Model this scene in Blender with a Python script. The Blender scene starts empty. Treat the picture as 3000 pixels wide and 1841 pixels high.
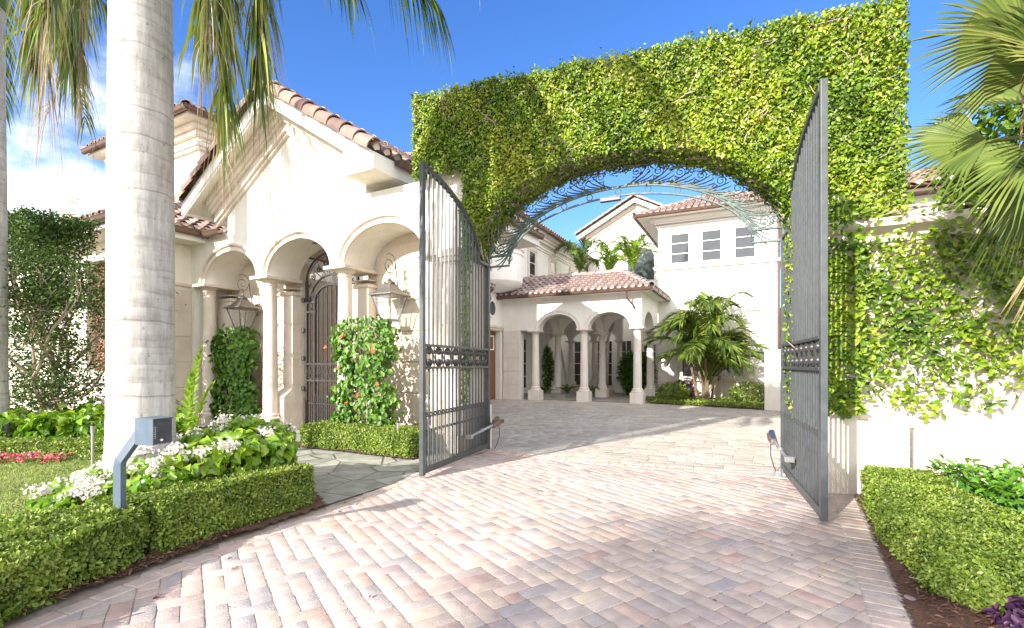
import bpy, math, random
import numpy as np
from math import sin, cos, pi, radians, sqrt, atan2
from mathutils import Vector, Matrix
random.seed(7)
rng = np.random.default_rng(7)
SC = bpy.context.scene
COL = SC.collection

# ------------------------------------------------------------------ materials
def nt(m):
    m.use_nodes = True
    t = m.node_tree
    t.nodes.clear()
    return t, t.nodes, t.links

def surf(name, c1, c2=None, rough=0.7, scale=6.0, bump=0.0, bscale=60.0, metallic=0.0, spec=0.5, stretch=None, detail=6, rndmix=None, trans=0.0, streak=0.0, blotch=0.0):
    """noise-mottled principled surface; rndmix = list of ramp colours driven by the per-face 'rnd' value"""
    m = bpy.data.materials.new(name)
    t, N, L = nt(m)
    out = N.new('ShaderNodeOutputMaterial')
    bs = N.new('ShaderNodeBsdfPrincipled')
    bs.inputs['Roughness'].default_value = rough
    bs.inputs['Metallic'].default_value = metallic
    bs.inputs['Specular IOR Level'].default_value = spec
    tc = N.new('ShaderNodeTexCoord')
    mp = N.new('ShaderNodeMapping')
    if stretch: mp.inputs['Scale'].default_value = stretch
    L.new(tc.outputs['Object'], mp.inputs['Vector'])
    nz = N.new('ShaderNodeTexNoise')
    nz.inputs['Scale'].default_value = scale
    nz.inputs['Detail'].default_value = detail
    nz.inputs['Roughness'].default_value = 0.65
    L.new(mp.outputs[0], nz.inputs['Vector'])
    rp = N.new('ShaderNodeValToRGB')
    rp.color_ramp.elements[0].position = 0.32
    rp.color_ramp.elements[1].position = 0.68
    rp.color_ramp.elements[0].color = (*c1, 1)
    rp.color_ramp.elements[1].color = (*(c2 or c1), 1)
    L.new(nz.outputs['Fac'], rp.inputs['Fac'])
    col = rp.outputs['Color']
    if rndmix:
        at = N.new('ShaderNodeAttribute'); at.attribute_name = 'rnd'
        r2 = N.new('ShaderNodeValToRGB')
        el = r2.color_ramp.elements
        while len(el) < len(rndmix): el.new(0.5)
        for i, c in enumerate(rndmix):
            el[i].position = i / (len(rndmix) - 1)
            el[i].color = (*c, 1)
        L.new(at.outputs['Fac'], r2.inputs['Fac'])
        mx = N.new('ShaderNodeMix'); mx.data_type = 'RGBA'; mx.blend_type = 'MULTIPLY'
        mx.inputs['Factor'].default_value = 1.0
        L.new(r2.outputs['Color'], mx.inputs['A'])
        L.new(col, mx.inputs['B'])
        col = mx.outputs['Result']
    if blotch:
        n4 = N.new('ShaderNodeTexNoise'); n4.inputs['Scale'].default_value = .9; n4.inputs['Detail'].default_value = 6; n4.inputs['Roughness'].default_value = .6; L.new(tc.outputs['Object'], n4.inputs['Vector'])
        r4 = N.new('ShaderNodeValToRGB'); r4.color_ramp.elements[0].position = .38; r4.color_ramp.elements[1].position = .6
        r4.color_ramp.elements[0].color = (1-blotch, 1-blotch*1.05, 1-blotch*1.1, 1); L.new(n4.outputs['Fac'], r4.inputs['Fac'])
        x4 = N.new('ShaderNodeMix'); x4.data_type = 'RGBA'; x4.blend_type = 'MULTIPLY'; x4.inputs['Factor'].default_value = 1; L.new(col, x4.inputs['A']); L.new(r4.outputs['Color'], x4.inputs['B']); col = x4.outputs['Result']
    if streak:
        m2 = N.new('ShaderNodeMapping'); m2.inputs['Scale'].default_value = (1, 1, .12); L.new(tc.outputs['Object'], m2.inputs['Vector'])
        n3 = N.new('ShaderNodeTexNoise'); n3.inputs['Scale'].default_value = 4.5; n3.inputs['Detail'].default_value = 7; n3.inputs['Roughness'].default_value = .7; L.new(m2.outputs[0], n3.inputs['Vector'])
        r3 = N.new('ShaderNodeValToRGB'); r3.color_ramp.elements[0].position = .36; r3.color_ramp.elements[1].position = .52
        r3.color_ramp.elements[0].color = (1-streak, 1-streak*1.15, 1-streak*1.35, 1); r3.color_ramp.elements[1].color = (1, 1, 1, 1); L.new(n3.outputs['Fac'], r3.inputs['Fac'])
        x3 = N.new('ShaderNodeMix'); x3.data_type = 'RGBA'; x3.blend_type = 'MULTIPLY'; x3.inputs['Factor'].default_value = 1; L.new(col, x3.inputs['A']); L.new(r3.outputs['Color'], x3.inputs['B']); col = x3.outputs['Result']
    L.new(col, bs.inputs['Base Color'])
    if bump > 0:
        n2 = N.new('ShaderNodeTexNoise')
        n2.inputs['Scale'].default_value = bscale
        n2.inputs['Detail'].default_value = 8
        L.new(mp.outputs[0], n2.inputs['Vector'])
        bp = N.new('ShaderNodeBump')
        bp.inputs['Strength'].default_value = bump
        bp.inputs['Distance'].default_value = 0.02
        L.new(n2.outputs['Fac'], bp.inputs['Height'])
        L.new(bp.outputs['Normal'], bs.inputs['Normal'])
    if trans > 0:
        tr = N.new('ShaderNodeBsdfTranslucent')
        L.new(col, tr.inputs['Color'])
        ms = N.new('ShaderNodeMixShader'); ms.inputs[0].default_value = trans
        L.new(bs.outputs[0], ms.inputs[1]); L.new(tr.outputs[0], ms.inputs[2])
        L.new(ms.outputs[0], out.inputs['Surface'])
    else:
        L.new(bs.outputs[0], out.inputs['Surface'])
    return m

def leafmat(name, cols, rough=0.42, trans=0.3, spec=0.5):
    return surf(name, (0.85, 0.85, 0.85), (1.1, 1.1, 1.05), rough=rough, scale=3.0, rndmix=cols, trans=trans, spec=spec, detail=2)

M = {}
M['stucco'] = surf('stucco', (0.74, 0.69, 0.585), (0.83, 0.785, 0.68), rough=0.85, scale=2.2, bump=0.12, bscale=140, streak=.09)
M['stucco_white'] = surf('stucco_white', (0.72, 0.69, 0.62), (0.79, 0.765, 0.70), rough=0.85, scale=1.3, bump=0.08, bscale=90, streak=.09)
M['villa_white'] = surf('villa_white', (0.79, 0.765, 0.71), (0.85, 0.83, 0.775), rough=0.85, scale=1.3, bump=0.08, bscale=90, streak=.07)
M['cast_stone'] = surf('cast_stone', (0.62, 0.545, 0.465), (0.75, 0.675, 0.595), rough=0.8, scale=3.0, bump=0.15, bscale=110, streak=.09)
M['stone_pale'] = surf('pale_cast_stone', (0.72, 0.665, 0.60), (0.80, 0.755, 0.70), rough=0.8, scale=2.0, bump=0.12, bscale=80, streak=.09)
M['block_stone'] = surf('block_stone', (0.58, 0.50, 0.41), (0.70, 0.61, 0.51), rough=0.85, scale=2.0, bump=0.15, bscale=90, streak=.09)
M['garden_wall'] = surf('garden_wall', (0.62, 0.55, 0.47), (0.76, 0.69, 0.60), rough=0.88, scale=2.5, bump=0.2, bscale=80, streak=.09)
M['trim'] = surf('trim_white', (0.78, 0.765, 0.72), (0.84, 0.825, 0.78), rough=0.6, scale=3)
M['tile'] = surf('clay_tile', (0.75, 0.75, 0.75), (1.15, 1.12, 1.1), rough=0.75, scale=7, bump=0.2, bscale=50,
                 rndmix=[(0.15, 0.10, 0.085), (0.33, 0.22, 0.18), (0.24, 0.19, 0.18), (0.42, 0.27, 0.205), (0.20, 0.13, 0.105), (0.48, 0.38, 0.33)])
M['tile_pink'] = surf('clay_tile_pale', (0.8, 0.8, 0.8), (1.15, 1.12, 1.1), rough=0.8, scale=6, bump=0.2, bscale=50,
                 rndmix=[(0.24, 0.17, 0.155), (0.40, 0.30, 0.265), (0.28, 0.235, 0.235), (0.44, 0.32, 0.275), (0.33, 0.235, 0.215), (0.50, 0.41, 0.37)])
M['deck'] = surf('tile_pan', (0.16, 0.09, 0.07), (0.30, 0.19, 0.15), rough=0.9, scale=9)
M['mortar'] = surf('mortar', (0.62, 0.56, 0.5), (0.75, 0.70, 0.64), rough=0.9, scale=9)
M['gutter'] = surf('gutter_bronze', (0.10, 0.06, 0.045), (0.17, 0.10, 0.075), rough=0.45, scale=4, metallic=0.3)
M['iron'] = surf('gate_iron', (0.04, 0.048, 0.053), (0.07, 0.08, 0.086), rough=0.38, scale=9, spec=0.6)
M['iron_dark'] = surf('dark_iron', (0.03, 0.03, 0.032), (0.06, 0.06, 0.062), rough=0.42, scale=9)
M['patina'] = surf('patina_iron', (0.05, 0.08, 0.076), (0.15, 0.205, 0.19), rough=0.6, scale=14)
M['lamp_metal'] = surf('lamp_metal', (0.13, 0.12, 0.11), (0.22, 0.205, 0.19), rough=0.4, scale=8, metallic=0.5)
M['wood'] = surf('door_wood', (0.13, 0.05, 0.022), (0.24, 0.10, 0.045), rough=0.5, scale=5, stretch=(9, 9, 0.6), bump=0.1)
M['terracotta'] = surf('terracotta', (0.33, 0.17, 0.11), (0.46, 0.27, 0.19), rough=0.85, scale=7)
M['intercom'] = surf('painted_steel', (0.065, 0.095, 0.135), (0.10, 0.14, 0.19), rough=0.42, scale=7, spec=0.5)
M['panel'] = surf('intercom_panel', (0.05, 0.06, 0.075), (0.09, 0.10, 0.12), rough=0.35, scale=12, metallic=0.5)
M['steel'] = surf('bare_steel', (0.42, 0.42, 0.42), (0.6, 0.6, 0.6), rough=0.35, metallic=0.8, scale=10)
M['red_plastic'] = surf('opener_housing', (0.09, 0.06, 0.052), (0.14, 0.095, 0.08), rough=0.4, scale=8)
M['blue_plastic'] = surf('opener_cap', (0.025, 0.04, 0.085), (0.04, 0.06, 0.12), rough=0.35, scale=8)
M['white_plastic'] = surf('white_plastic', (0.65, 0.65, 0.63), (0.75, 0.75, 0.73), rough=0.4, scale=8)
M['bark'] = surf('palm_bark', (0.36, 0.34, 0.31), (0.60, 0.57, 0.52), rough=0.88, scale=2.4, bump=0.35, bscale=38, stretch=(3, 3, 1.2))
M['twig'] = surf('twigs', (0.10, 0.075, 0.045), (0.20, 0.15, 0.09), rough=0.9, scale=9)
M['vinewood'] = surf('vine_stem', (0.30, 0.23, 0.16), (0.50, 0.42, 0.33), rough=0.9, scale=9)
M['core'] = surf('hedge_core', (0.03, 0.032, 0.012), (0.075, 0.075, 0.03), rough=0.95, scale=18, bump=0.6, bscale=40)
M['soil'] = surf('mulch', (0.055, 0.026, 0.016), (0.17, 0.085, 0.052), rough=0.95, scale=38, bump=0.9, bscale=55)
M['sand'] = surf('joint_sand', (0.24, 0.19, 0.155), (0.36, 0.30, 0.25), rough=0.95, scale=20)
M['paver'] = surf('tumbled_paver', (0.80, 0.80, 0.80), (1.13, 1.11, 1.09), rough=0.82, scale=9, bump=0.35, bscale=70,
                  rndmix=[(0.52, 0.41, 0.355), (0.56, 0.465, 0.41), (0.46, 0.405, 0.385), (0.58, 0.485, 0.42), (0.52, 0.365, 0.315), (0.40, 0.37, 0.375), (0.57, 0.465, 0.41), (0.48, 0.395, 0.37), (0.55, 0.465, 0.38)], blotch=.16)
M['paver_red'] = surf('border_paver', (0.82, 0.82, 0.82), (1.12, 1.1, 1.08), rough=0.82, scale=9, bump=0.35, bscale=70,
                  rndmix=[(0.55, 0.31, 0.24), (0.62, 0.44, 0.36), (0.52, 0.40, 0.36), (0.64, 0.50, 0.42), (0.56, 0.34, 0.27)])
M['paver_pale'] = surf('pale_paver', (0.82, 0.82, 0.82), (1.12, 1.12, 1.1), rough=0.6, scale=5, bump=0.25, bscale=60,
                  rndmix=[(0.46, 0.42, 0.36), (0.55, 0.51, 0.44), (0.41, 0.38, 0.33), (0.57, 0.53, 0.46), (0.44, 0.39, 0.33), (0.53, 0.50, 0.45)], blotch=.16)
M['grass_base'] = surf('turf', (0.20, 0.22, 0.065), (0.34, 0.34, 0.13), rough=0.95, scale=5, bump=0.6, bscale=120)
M['porch_floor'] = surf('porch_floor', (0.24, 0.23, 0.20), (0.36, 0.34, 0.30), rough=0.7, scale=3)
M['olive_wall'] = surf('olive_wall', (0.40, 0.34, 0.20), (0.50, 0.43, 0.27), rough=0.9, scale=3)
M['cream_wall'] = surf('cream_wall', (0.62, 0.52, 0.30), (0.70, 0.60, 0.37), rough=0.9, scale=3)

def glassmat(name, base, rough=0.04):
    m = surf(name, base, tuple(c * 1.4 for c in base), rough=rough, scale=1.5, spec=0.9)
    return m
M['pane'] = glassmat('window_glass', (0.035, 0.04, 0.045))
M['pane_dark'] = glassmat('shaded_glass', (0.03, 0.025, 0.02), 0.12)
def lampglass():
    m = bpy.data.materials.new('lantern_glass')
    t, N, L = nt(m)
    out = N.new('ShaderNodeOutputMaterial')
    tr = N.new('ShaderNodeBsdfTransparent'); tr.inputs[0].default_value = (0.93, 0.95, 0.95, 1)
    gl = N.new('ShaderNodeBsdfPrincipled'); gl.inputs['Roughness'].default_value = 0.2
    nz = N.new('ShaderNodeTexNoise'); nz.inputs['Scale'].default_value = 7
    rp = N.new('ShaderNodeValToRGB'); rp.color_ramp.elements[0].color = (0.5, 0.5, 0.48, 1); rp.color_ramp.elements[1].color = (0.72, 0.72, 0.7, 1)
    L.new(nz.outputs['Fac'], rp.inputs['Fac']); L.new(rp.outputs['Color'], gl.inputs['Base Color'])
    ms = N.new('ShaderNodeMixShader'); ms.inputs[0].default_value = 0.2
    L.new(tr.outputs[0], ms.inputs[1]); L.new(gl.outputs[0], ms.inputs[2]); L.new(ms.outputs[0], out.inputs['Surface'])
    return m
M['lamp_glass'] = lampglass()

# flagstone: voronoi joints
def flagstone():
    m = bpy.data.materials.new('flagstone')
    t, N, L = nt(m)
    out = N.new('ShaderNodeOutputMaterial'); bs = N.new('ShaderNodeBsdfPrincipled'); bs.inputs['Roughness'].default_value = 0.7
    tc = N.new('ShaderNodeTexCoord')
    v1 = N.new('ShaderNodeTexVoronoi'); v1.feature = 'DISTANCE_TO_EDGE'; v1.inputs['Scale'].default_value = 1.5
    v2 = N.new('ShaderNodeTexVoronoi'); v2.inputs['Scale'].default_value = 1.5
    nz = N.new('ShaderNodeTexNoise'); nz.inputs['Scale'].default_value = 5; nz.inputs['Detail'].default_value = 8
    L.new(tc.outputs['Object'], v1.inputs['Vector']); L.new(tc.outputs['Object'], v2.inputs['Vector']); L.new(tc.outputs['Object'], nz.inputs['Vector'])
    rp = N.new('ShaderNodeValToRGB'); e = rp.color_ramp.elements
    e[0].color = (0.25, 0.265, 0.22, 1); e[1].color = (0.46, 0.45, 0.39, 1); e[0].position = .3; e[1].position = .7
    L.new(nz.outputs['Fac'], rp.inputs['Fac'])
    hs = N.new('ShaderNodeMix'); hs.data_type = 'RGBA'; hs.blend_type = 'MULTIPLY'; hs.inputs['Factor'].default_value = .35
    bw_ = N.new('ShaderNodeRGBToBW'); L.new(v2.outputs['Color'], bw_.inputs[0]); L.new(rp.outputs['Color'], hs.inputs['A']); L.new(bw_.outputs[0], hs.inputs['B'])
    r2 = N.new('ShaderNodeValToRGB'); r2.color_ramp.elements[0].position = .006; r2.color_ramp.elements[1].position = .022
    L.new(v1.outputs['Distance'], r2.inputs['Fac'])
    mx = N.new('ShaderNodeMix'); mx.data_type = 'RGBA'; mx.inputs['A'].default_value = (.13, .12, .095, 1)
    L.new(r2.outputs['Color'], mx.inputs['Factor']); L.new(hs.outputs['Result'], mx.inputs['B'])
    L.new(mx.outputs['Result'], bs.inputs['Base Color'])
    bp = N.new('ShaderNodeBump'); bp.inputs['Strength'].default_value = .5; bp.inputs['Distance'].default_value = .02
    L.new(r2.outputs['Color'], bp.inputs['Height']); L.new(bp.outputs['Normal'], bs.inputs['Normal'])
    L.new(bs.outputs[0], out.inputs['Surface'])
    return m
M['flagstone'] = flagstone()

def barkmat():
    """royal palm bark: pale grey, ring scars, fine vertical cracks, lichen blotches"""
    m = bpy.data.materials.new('royal_palm_bark')
    t, N, L = nt(m)
    out = N.new('ShaderNodeOutputMaterial'); bs = N.new('ShaderNodeBsdfPrincipled'); bs.inputs['Roughness'].default_value = .85
    tc = N.new('ShaderNodeTexCoord')
    def noise(scale, st, det=8):
        mp = N.new('ShaderNodeMapping'); mp.inputs['Scale'].default_value = st
        L.new(tc.outputs['Object'], mp.inputs['Vector'])
        n = N.new('ShaderNodeTexNoise'); n.inputs['Scale'].default_value = scale; n.inputs['Detail'].default_value = det; n.inputs['Roughness'].default_value = .7
        L.new(mp.outputs[0], n.inputs['Vector']); return n
    a = noise(2.2, (1, 1, 1)); b = noise(22, (1, 1, .13)); c = noise(5.0, (.35, .35, 3.2), 5); d = noise(14, (1, 1, .8))
    rp = N.new('ShaderNodeValToRGB'); e = rp.color_ramp.elements; e[0].position = .3; e[1].position = .7
    e[0].color = (.33, .325, .315, 1); e[1].color = (.52, .515, .50, 1); L.new(a.outputs['Fac'], rp.inputs['Fac'])
    def mult(col, fac_node, lo, hi, p0, p1, f):
        r = N.new('ShaderNodeValToRGB'); r.color_ramp.elements[0].position = p0; r.color_ramp.elements[1].position = p1
        r.color_ramp.elements[0].color = (*lo, 1); r.color_ramp.elements[1].color = (*hi, 1)
        L.new(fac_node.outputs['Fac'], r.inputs['Fac'])
        x = N.new('ShaderNodeMix'); x.data_type = 'RGBA'; x.blend_type = 'MULTIPLY'; x.inputs['Factor'].default_value = f
        L.new(col, x.inputs['A']); L.new(r.outputs['Color'], x.inputs['B']); return x.outputs['Result']
    col = mult(rp.outputs['Color'], b, (.62, .60, .57), (1.05, 1.05, 1.05), .36, .6, .7)
    col = mult(col, c, (.74, .72, .70), (1.04, 1.04, 1.04), .34, .48, .7)
    col = mult(col, d, (.40, .38, .36), (1, 1, 1), .30, .40, .85)
    at = N.new('ShaderNodeAttribute'); at.attribute_name = 'rnd'
    ra = N.new('ShaderNodeValToRGB'); ra.color_ramp.elements[0].color = (.60, .57, .55, 1); L.new(at.outputs['Fac'], ra.inputs['Fac'])
    xa = N.new('ShaderNodeMix'); xa.data_type = 'RGBA'; xa.blend_type = 'MULTIPLY'; xa.inputs['Factor'].default_value = .85; L.new(col, xa.inputs['A']); L.new(ra.outputs['Color'], xa.inputs['B']); col = xa.outputs['Result']
    L.new(col, bs.inputs['Base Color'])
    bp = N.new('ShaderNodeBump'); bp.inputs['Strength'].default_value = .45; bp.inputs['Distance'].default_value = .012
    L.new(b.outputs['Fac'], bp.inputs['Height']); L.new(bp.outputs['Normal'], bs.inputs['Normal'])
    L.new(bs.outputs[0], out.inputs['Surface'])
    return m
M['royal_bark'] = barkmat()

M['ivy'] = leafmat('ivy_leaf', [(.025, .07, .006), (.10, .195, .010), (.18, .29, .015), (.30, .395, .028), (.48, .47, .07)], rough=.36, trans=.26)
M['hedge'] = leafmat('hedge_leaf', [(.07, .125, .02), (.16, .25, .034), (.27, .36, .055), (.42, .47, .11)], rough=.4, trans=.3)
M['begonia'] = leafmat('begonia_leaf', [(.045, .13, .010), (.11, .26, .012), (.20, .37, .02), (.32, .45, .04)], rough=.25, trans=.36, spec=.7)
M['shrub'] = leafmat('shrub_leaf', [(.03, .11, .010), (.07, .20, .014), (.14, .30, .024)], rough=.28, trans=.25, spec=.7)
M['vine'] = leafmat('vine_leaf', [(.05, .13, .014), (.10, .23, .022), (.18, .33, .04)], rough=.42, trans=.32)
M['tree_leaf'] = leafmat('tree_leaf', [(.04, .085, .018), (.08, .15, .028), (.15, .23, .045)], rough=.45, trans=.3)
M['palm_leaf'] = leafmat('palm_leaflet', [(.025, .055, .02), (.075, .14, .025), (.17, .25, .035), (.36, .37, .09)], rough=.35, trans=.3)
M['palm_dry'] = leafmat('dry_palm_fibre', [(.30, .22, .13), (.48, .38, .26), (.62, .52, .40)], rough=.8, trans=.3)
M['palm_bright'] = leafmat('young_palm_leaflet', [(.10, .20, .012), (.20, .34, .02), (.36, .47, .05)], rough=.35, trans=.4)
M['fan_leaf'] = leafmat('fan_palm_leaf', [(.06, .11, .025), (.13, .19, .04), (.24, .28, .06), (.42, .40, .13)], rough=.4, trans=.35)
M['fan_dry'] = leafmat('dry_fan_leaf', [(.28, .16, .10), (.42, .32, .16), (.50, .42, .22)], rough=.6, trans=.3)
M['petal_white'] = leafmat('white_petal', [(.70, .62, .58), (.82, .78, .74), (.86, .84, .82)], rough=.5, trans=.35)
M['petal_red'] = leafmat('red_petal', [(.70, .06, .03), (.80, .13, .05), (.75, .20, .10)], rough=.5, trans=.3)
M['petal_pink'] = leafmat('pink_petal', [(.45, .05, .08), (.6, .12, .16), (.65, .25, .28)], rough=.5, trans=.3)
M['purple'] = leafmat('purple_leaf', [(.04, .012, .04), (.09, .03, .09), (.15, .06, .13)], rough=.35, trans=.2)
M['grass'] = leafmat('grass_blade', [(.15, .24, .045), (.25, .34, .07), (.38, .41, .14)], rough=.6, trans=.3)
M['chip'] = surf('bark_chip', (.8, .8, .8), (1.1, 1.1, 1.1), rough=.9, rndmix=[(.07, .03, .018), (.15, .075, .045), (.24, .14, .09)])

# ------------------------------------------------------------------ object helpers
def tag(o, label=None, cat=None, group=None, kind=None):
    if label: o['label'] = label
    if cat: o['category'] = cat
    if group: o['group'] = group
    if kind: o['kind'] = kind
    return o

def thing(name, label, cat, loc=(0, 0, 0), rotz=0.0, group=None):
    o = bpy.data.objects.new(name, None)
    o.empty_display_size = 0.3
    COL.objects.link(o)
    o.location = loc; o.rotation_euler = (0, 0, rotz)
    return tag(o, label, cat, group)

def copy_tree(o, parent=None):
    c = o.copy(); COL.objects.link(c)
    if parent is not None: c.parent = parent
    for ch in list(o.children):
        copy_tree(ch, c)
    return c

class MB:
    def __init__(s): s.v = []; s.f = []; s.r = []
    def add(s, verts, faces, r=None):
        b = len(s.v); s.v += [tuple(x) for x in verts]
        for f in faces:
            s.f.append(tuple(i + b for i in f)); s.r.append(0.5 if r is None else r)
        return s
    def box(s, x0, x1, y0, y1, z0, z1, r=None):
        return s.add([(x0,y0,z0),(x1,y0,z0),(x1,y1,z0),(x0,y1,z0),(x0,y0,z1),(x1,y0,z1),(x1,y1,z1),(x0,y1,z1)],
                     [(0,3,2,1),(4,5,6,7),(0,1,5,4),(1,2,6,5),(2,3,7,6),(3,0,4,7)], r)
    def tapbox(s, cx, cy, z0, z1, a0, b0, a1, b1, r=None):
        """box tapering from half sizes a0,b0 at z0 to a1,b1 at z1"""
        return s.add([(cx-a0,cy-b0,z0),(cx+a0,cy-b0,z0),(cx+a0,cy+b0,z0),(cx-a0,cy+b0,z0),(cx-a1,cy-b1,z1),(cx+a1,cy-b1,z1),(cx+a1,cy+b1,z1),(cx-a1,cy+b1,z1)],
                     [(0,3,2,1),(4,5,6,7),(0,1,5,4),(1,2,6,5),(2,3,7,6),(3,0,4,7)], r)
    def tube(s, pts, rad, seg=6, closed=False, r=None):
        pts = [Vector(p) for p in pts]; n = len(pts)
        rads = rad if isinstance(rad, (list, tuple)) else [rad] * n
        rings = []; up = None
        for i, p in enumerate(pts):
            if closed: d = pts[(i+1) % n] - pts[i-1]
            else: d = pts[min(i+1, n-1)] - pts[max(i-1, 0)]
            if d.length < 1e-9: d = Vector((0, 0, 1))
            d.normalize()
            if up is None:
                a = Vector((0, 0, 1)) if abs(d.z) < .9 else Vector((1, 0, 0))
                up = (a - d * a.dot(d)).normalized()
            else:
                up = up - d * up.dot(d)
                if up.length < 1e-6:
                    a = Vector((0, 0, 1)) if abs(d.z) < .9 else Vector((1, 0, 0)); up = a - d * a.dot(d)
                up.normalize()
            w = d.cross(up)
            rings.append([p + (up * cos(2*pi*k/seg + pi/4) + w * sin(2*pi*k/seg + pi/4)) * rads[i] for k in range(seg)])
        vs = [q for ring in rings for q in ring]; fs = []
        m = n if closed else n - 1
        for i in range(m):
            j = (i + 1) % n
            for k in range(seg):
                fs.append((i*seg+k, i*seg+(k+1) % seg, j*seg+(k+1) % seg, j*seg+k))
        if not closed:
            fs.append(tuple(range(seg))[::-1]); fs.append(tuple((n-1)*seg + k for k in range(seg)))
        return s.add(vs, fs, r)
    def lathe(s, prof, cx=0, cy=0, seg=28, r=None):
        vs = []; fs = []
        for (rad, z) in prof:
            for k in range(seg):
                vs.append((cx + rad*cos(2*pi*k/seg), cy + rad*sin(2*pi*k/seg), z))
        for i in range(len(prof)-1):
            for k in range(seg):
                fs.append((i*seg+k, i*seg+(k+1) % seg, (i+1)*seg+(k+1) % seg, (i+1)*seg+k))
        fs.append(tuple(range(seg))[::-1]); fs.append(tuple((len(prof)-1)*seg+k for k in range(seg)))
        return s.add(vs, fs, r)
    def sphere(s, c, rad, seg=10, rings=6, sz=1.0):
        return s.lathe([(rad*max(.02, sin(pi*i/rings)), c[2] - rad*sz*cos(pi*i/rings)) for i in range(rings+1)], c[0], c[1], seg)
    def prism(s, poly, z0, z1, r=None):
        n = len(poly)
        return s.add([(x, y, z0) for x, y in poly] + [(x, y, z1) for x, y in poly],
                     [tuple(range(n))[::-1], tuple(range(n, 2*n))] + [(i, (i+1) % n, n+(i+1) % n, n+i) for i in range(n)], r)
    def prism_y(s, poly, y0, y1, r=None):
        """polygon in the x-z plane extruded along y"""
        n = len(poly)
        return s.add([(x, y0, z) for x, z in poly] + [(x, y1, z) for x, z in poly],
                     [tuple(range(n)), tuple(range(n, 2*n))[::-1]] + [(i, n+i, n+(i+1) % n, (i+1) % n) for i in range(n)], r)
    def prism_x(s, poly, x0, x1, r=None):
        """polygon in the y-z plane extruded along x"""
        n = len(poly)
        return s.add([(x0, y, z) for y, z in poly] + [(x1, y, z) for y, z in poly],
                     [tuple(range(n))[::-1], tuple(range(n, 2*n))] + [(i, (i+1) % n, n+(i+1) % n, n+i) for i in range(n)], r)
    def panel(s, xs, zt, zb, y0, y1, r=None):
        """wall strip in the x-z plane between zb(x) and zt(x)"""
        n = len(xs); vs = []; fs = []
        for x in xs:
            t, b = zt(x), zb(x)
            vs += [(x, y0, b), (x, y0, t), (x, y1, b), (x, y1, t)]
        for i in range(n-1):
            a, c = 4*i, 4*(i+1)
            fs += [(a, c, c+1, a+1), (c+2, a+2, a+3, c+3), (a+2, c+2, c, a), (a+1, c+1, c+3, a+3)]
        fs += [(0, 1, 3, 2), (4*n-4, 4*n-2, 4*n-1, 4*n-3)]
        return s.add(vs, fs, r)
    def sweep_arch(s, cx, cz, a, b, prof, t0=0.0, t1=pi, n=30, y=0.0):
        """prof: (offset outward, y) pairs swept round a half ellipse in the x-z plane"""
        vs = []; fs = []; m = len(prof)
        for i in range(n+1):
            th = t0 + (t1-t0)*i/n
            for (o, py) in prof:
                vs.append((cx + (a+o)*cos(th), y + py, cz + (b+o)*sin(th)))
        for i in range(n):
            for k in range(m-1):
                fs.append((i*m+k, i*m+k+1, (i+1)*m+k+1, (i+1)*m+k))
        fs.append(tuple(range(m))[::-1]); fs.append(tuple(n*m+k for k in range(m)))
        return s.add(vs, fs)
    def build(s, name, mat, parent=None, smooth=False, bevel=0.0, ang=38):
        me = bpy.data.meshes.new(name)
        me.from_pydata(s.v, [], s.f); me.update()
        at = me.attributes.new('rnd', 'FLOAT', 'FACE'); at.data.foreach_set('value', s.r)
        if isinstance(mat, str): mat = M[mat]
        me.materials.append(mat)
        if smooth:
            me.polygons.foreach_set('use_smooth', [True]*len(me.polygons))
            me.set_sharp_from_angle(angle=radians(ang))
        o = bpy.data.objects.new(name, me); COL.objects.link(o)
        if parent: o.parent = parent
        if bevel > 0:
            md = o.modifiers.new('bevel', 'BEVEL'); md.width = bevel; md.segments = 2; md.limit_method = 'ANGLE'; md.angle_limit = radians(50)
        return o

def np_mesh(name, V, F, rnd, mat, parent=None, smooth=False):
    me = bpy.data.meshes.new(name)
    k = F.shape[1]
    me.vertices.add(len(V)); me.vertices.foreach_set('co', np.asarray(V, dtype=np.float32).ravel())
    me.loops.add(F.size); me.loops.foreach_set('vertex_index', F.astype(np.int32).ravel())
    me.polygons.add(len(F)); me.polygons.foreach_set('loop_start', np.arange(0, F.size, k, dtype=np.int32))
    me.update(calc_edges=True)
    at = me.attributes.new('rnd', 'FLOAT', 'FACE'); at.data.foreach_set('value', np.asarray(rnd, dtype=np.float32))
    if smooth: me.polygons.foreach_set('use_smooth', np.ones(len(F), dtype=bool))
    if isinstance(mat, str): mat = M[mat]
    me.materials.append(mat)
    me.validate()
    o = bpy.data.objects.new(name, me); COL.objects.link(o)
    if parent: o.parent = parent
    return o

def unit(a): return a / np.maximum(np.linalg.norm(a, axis=-1, keepdims=True), 1e-9)

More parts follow.
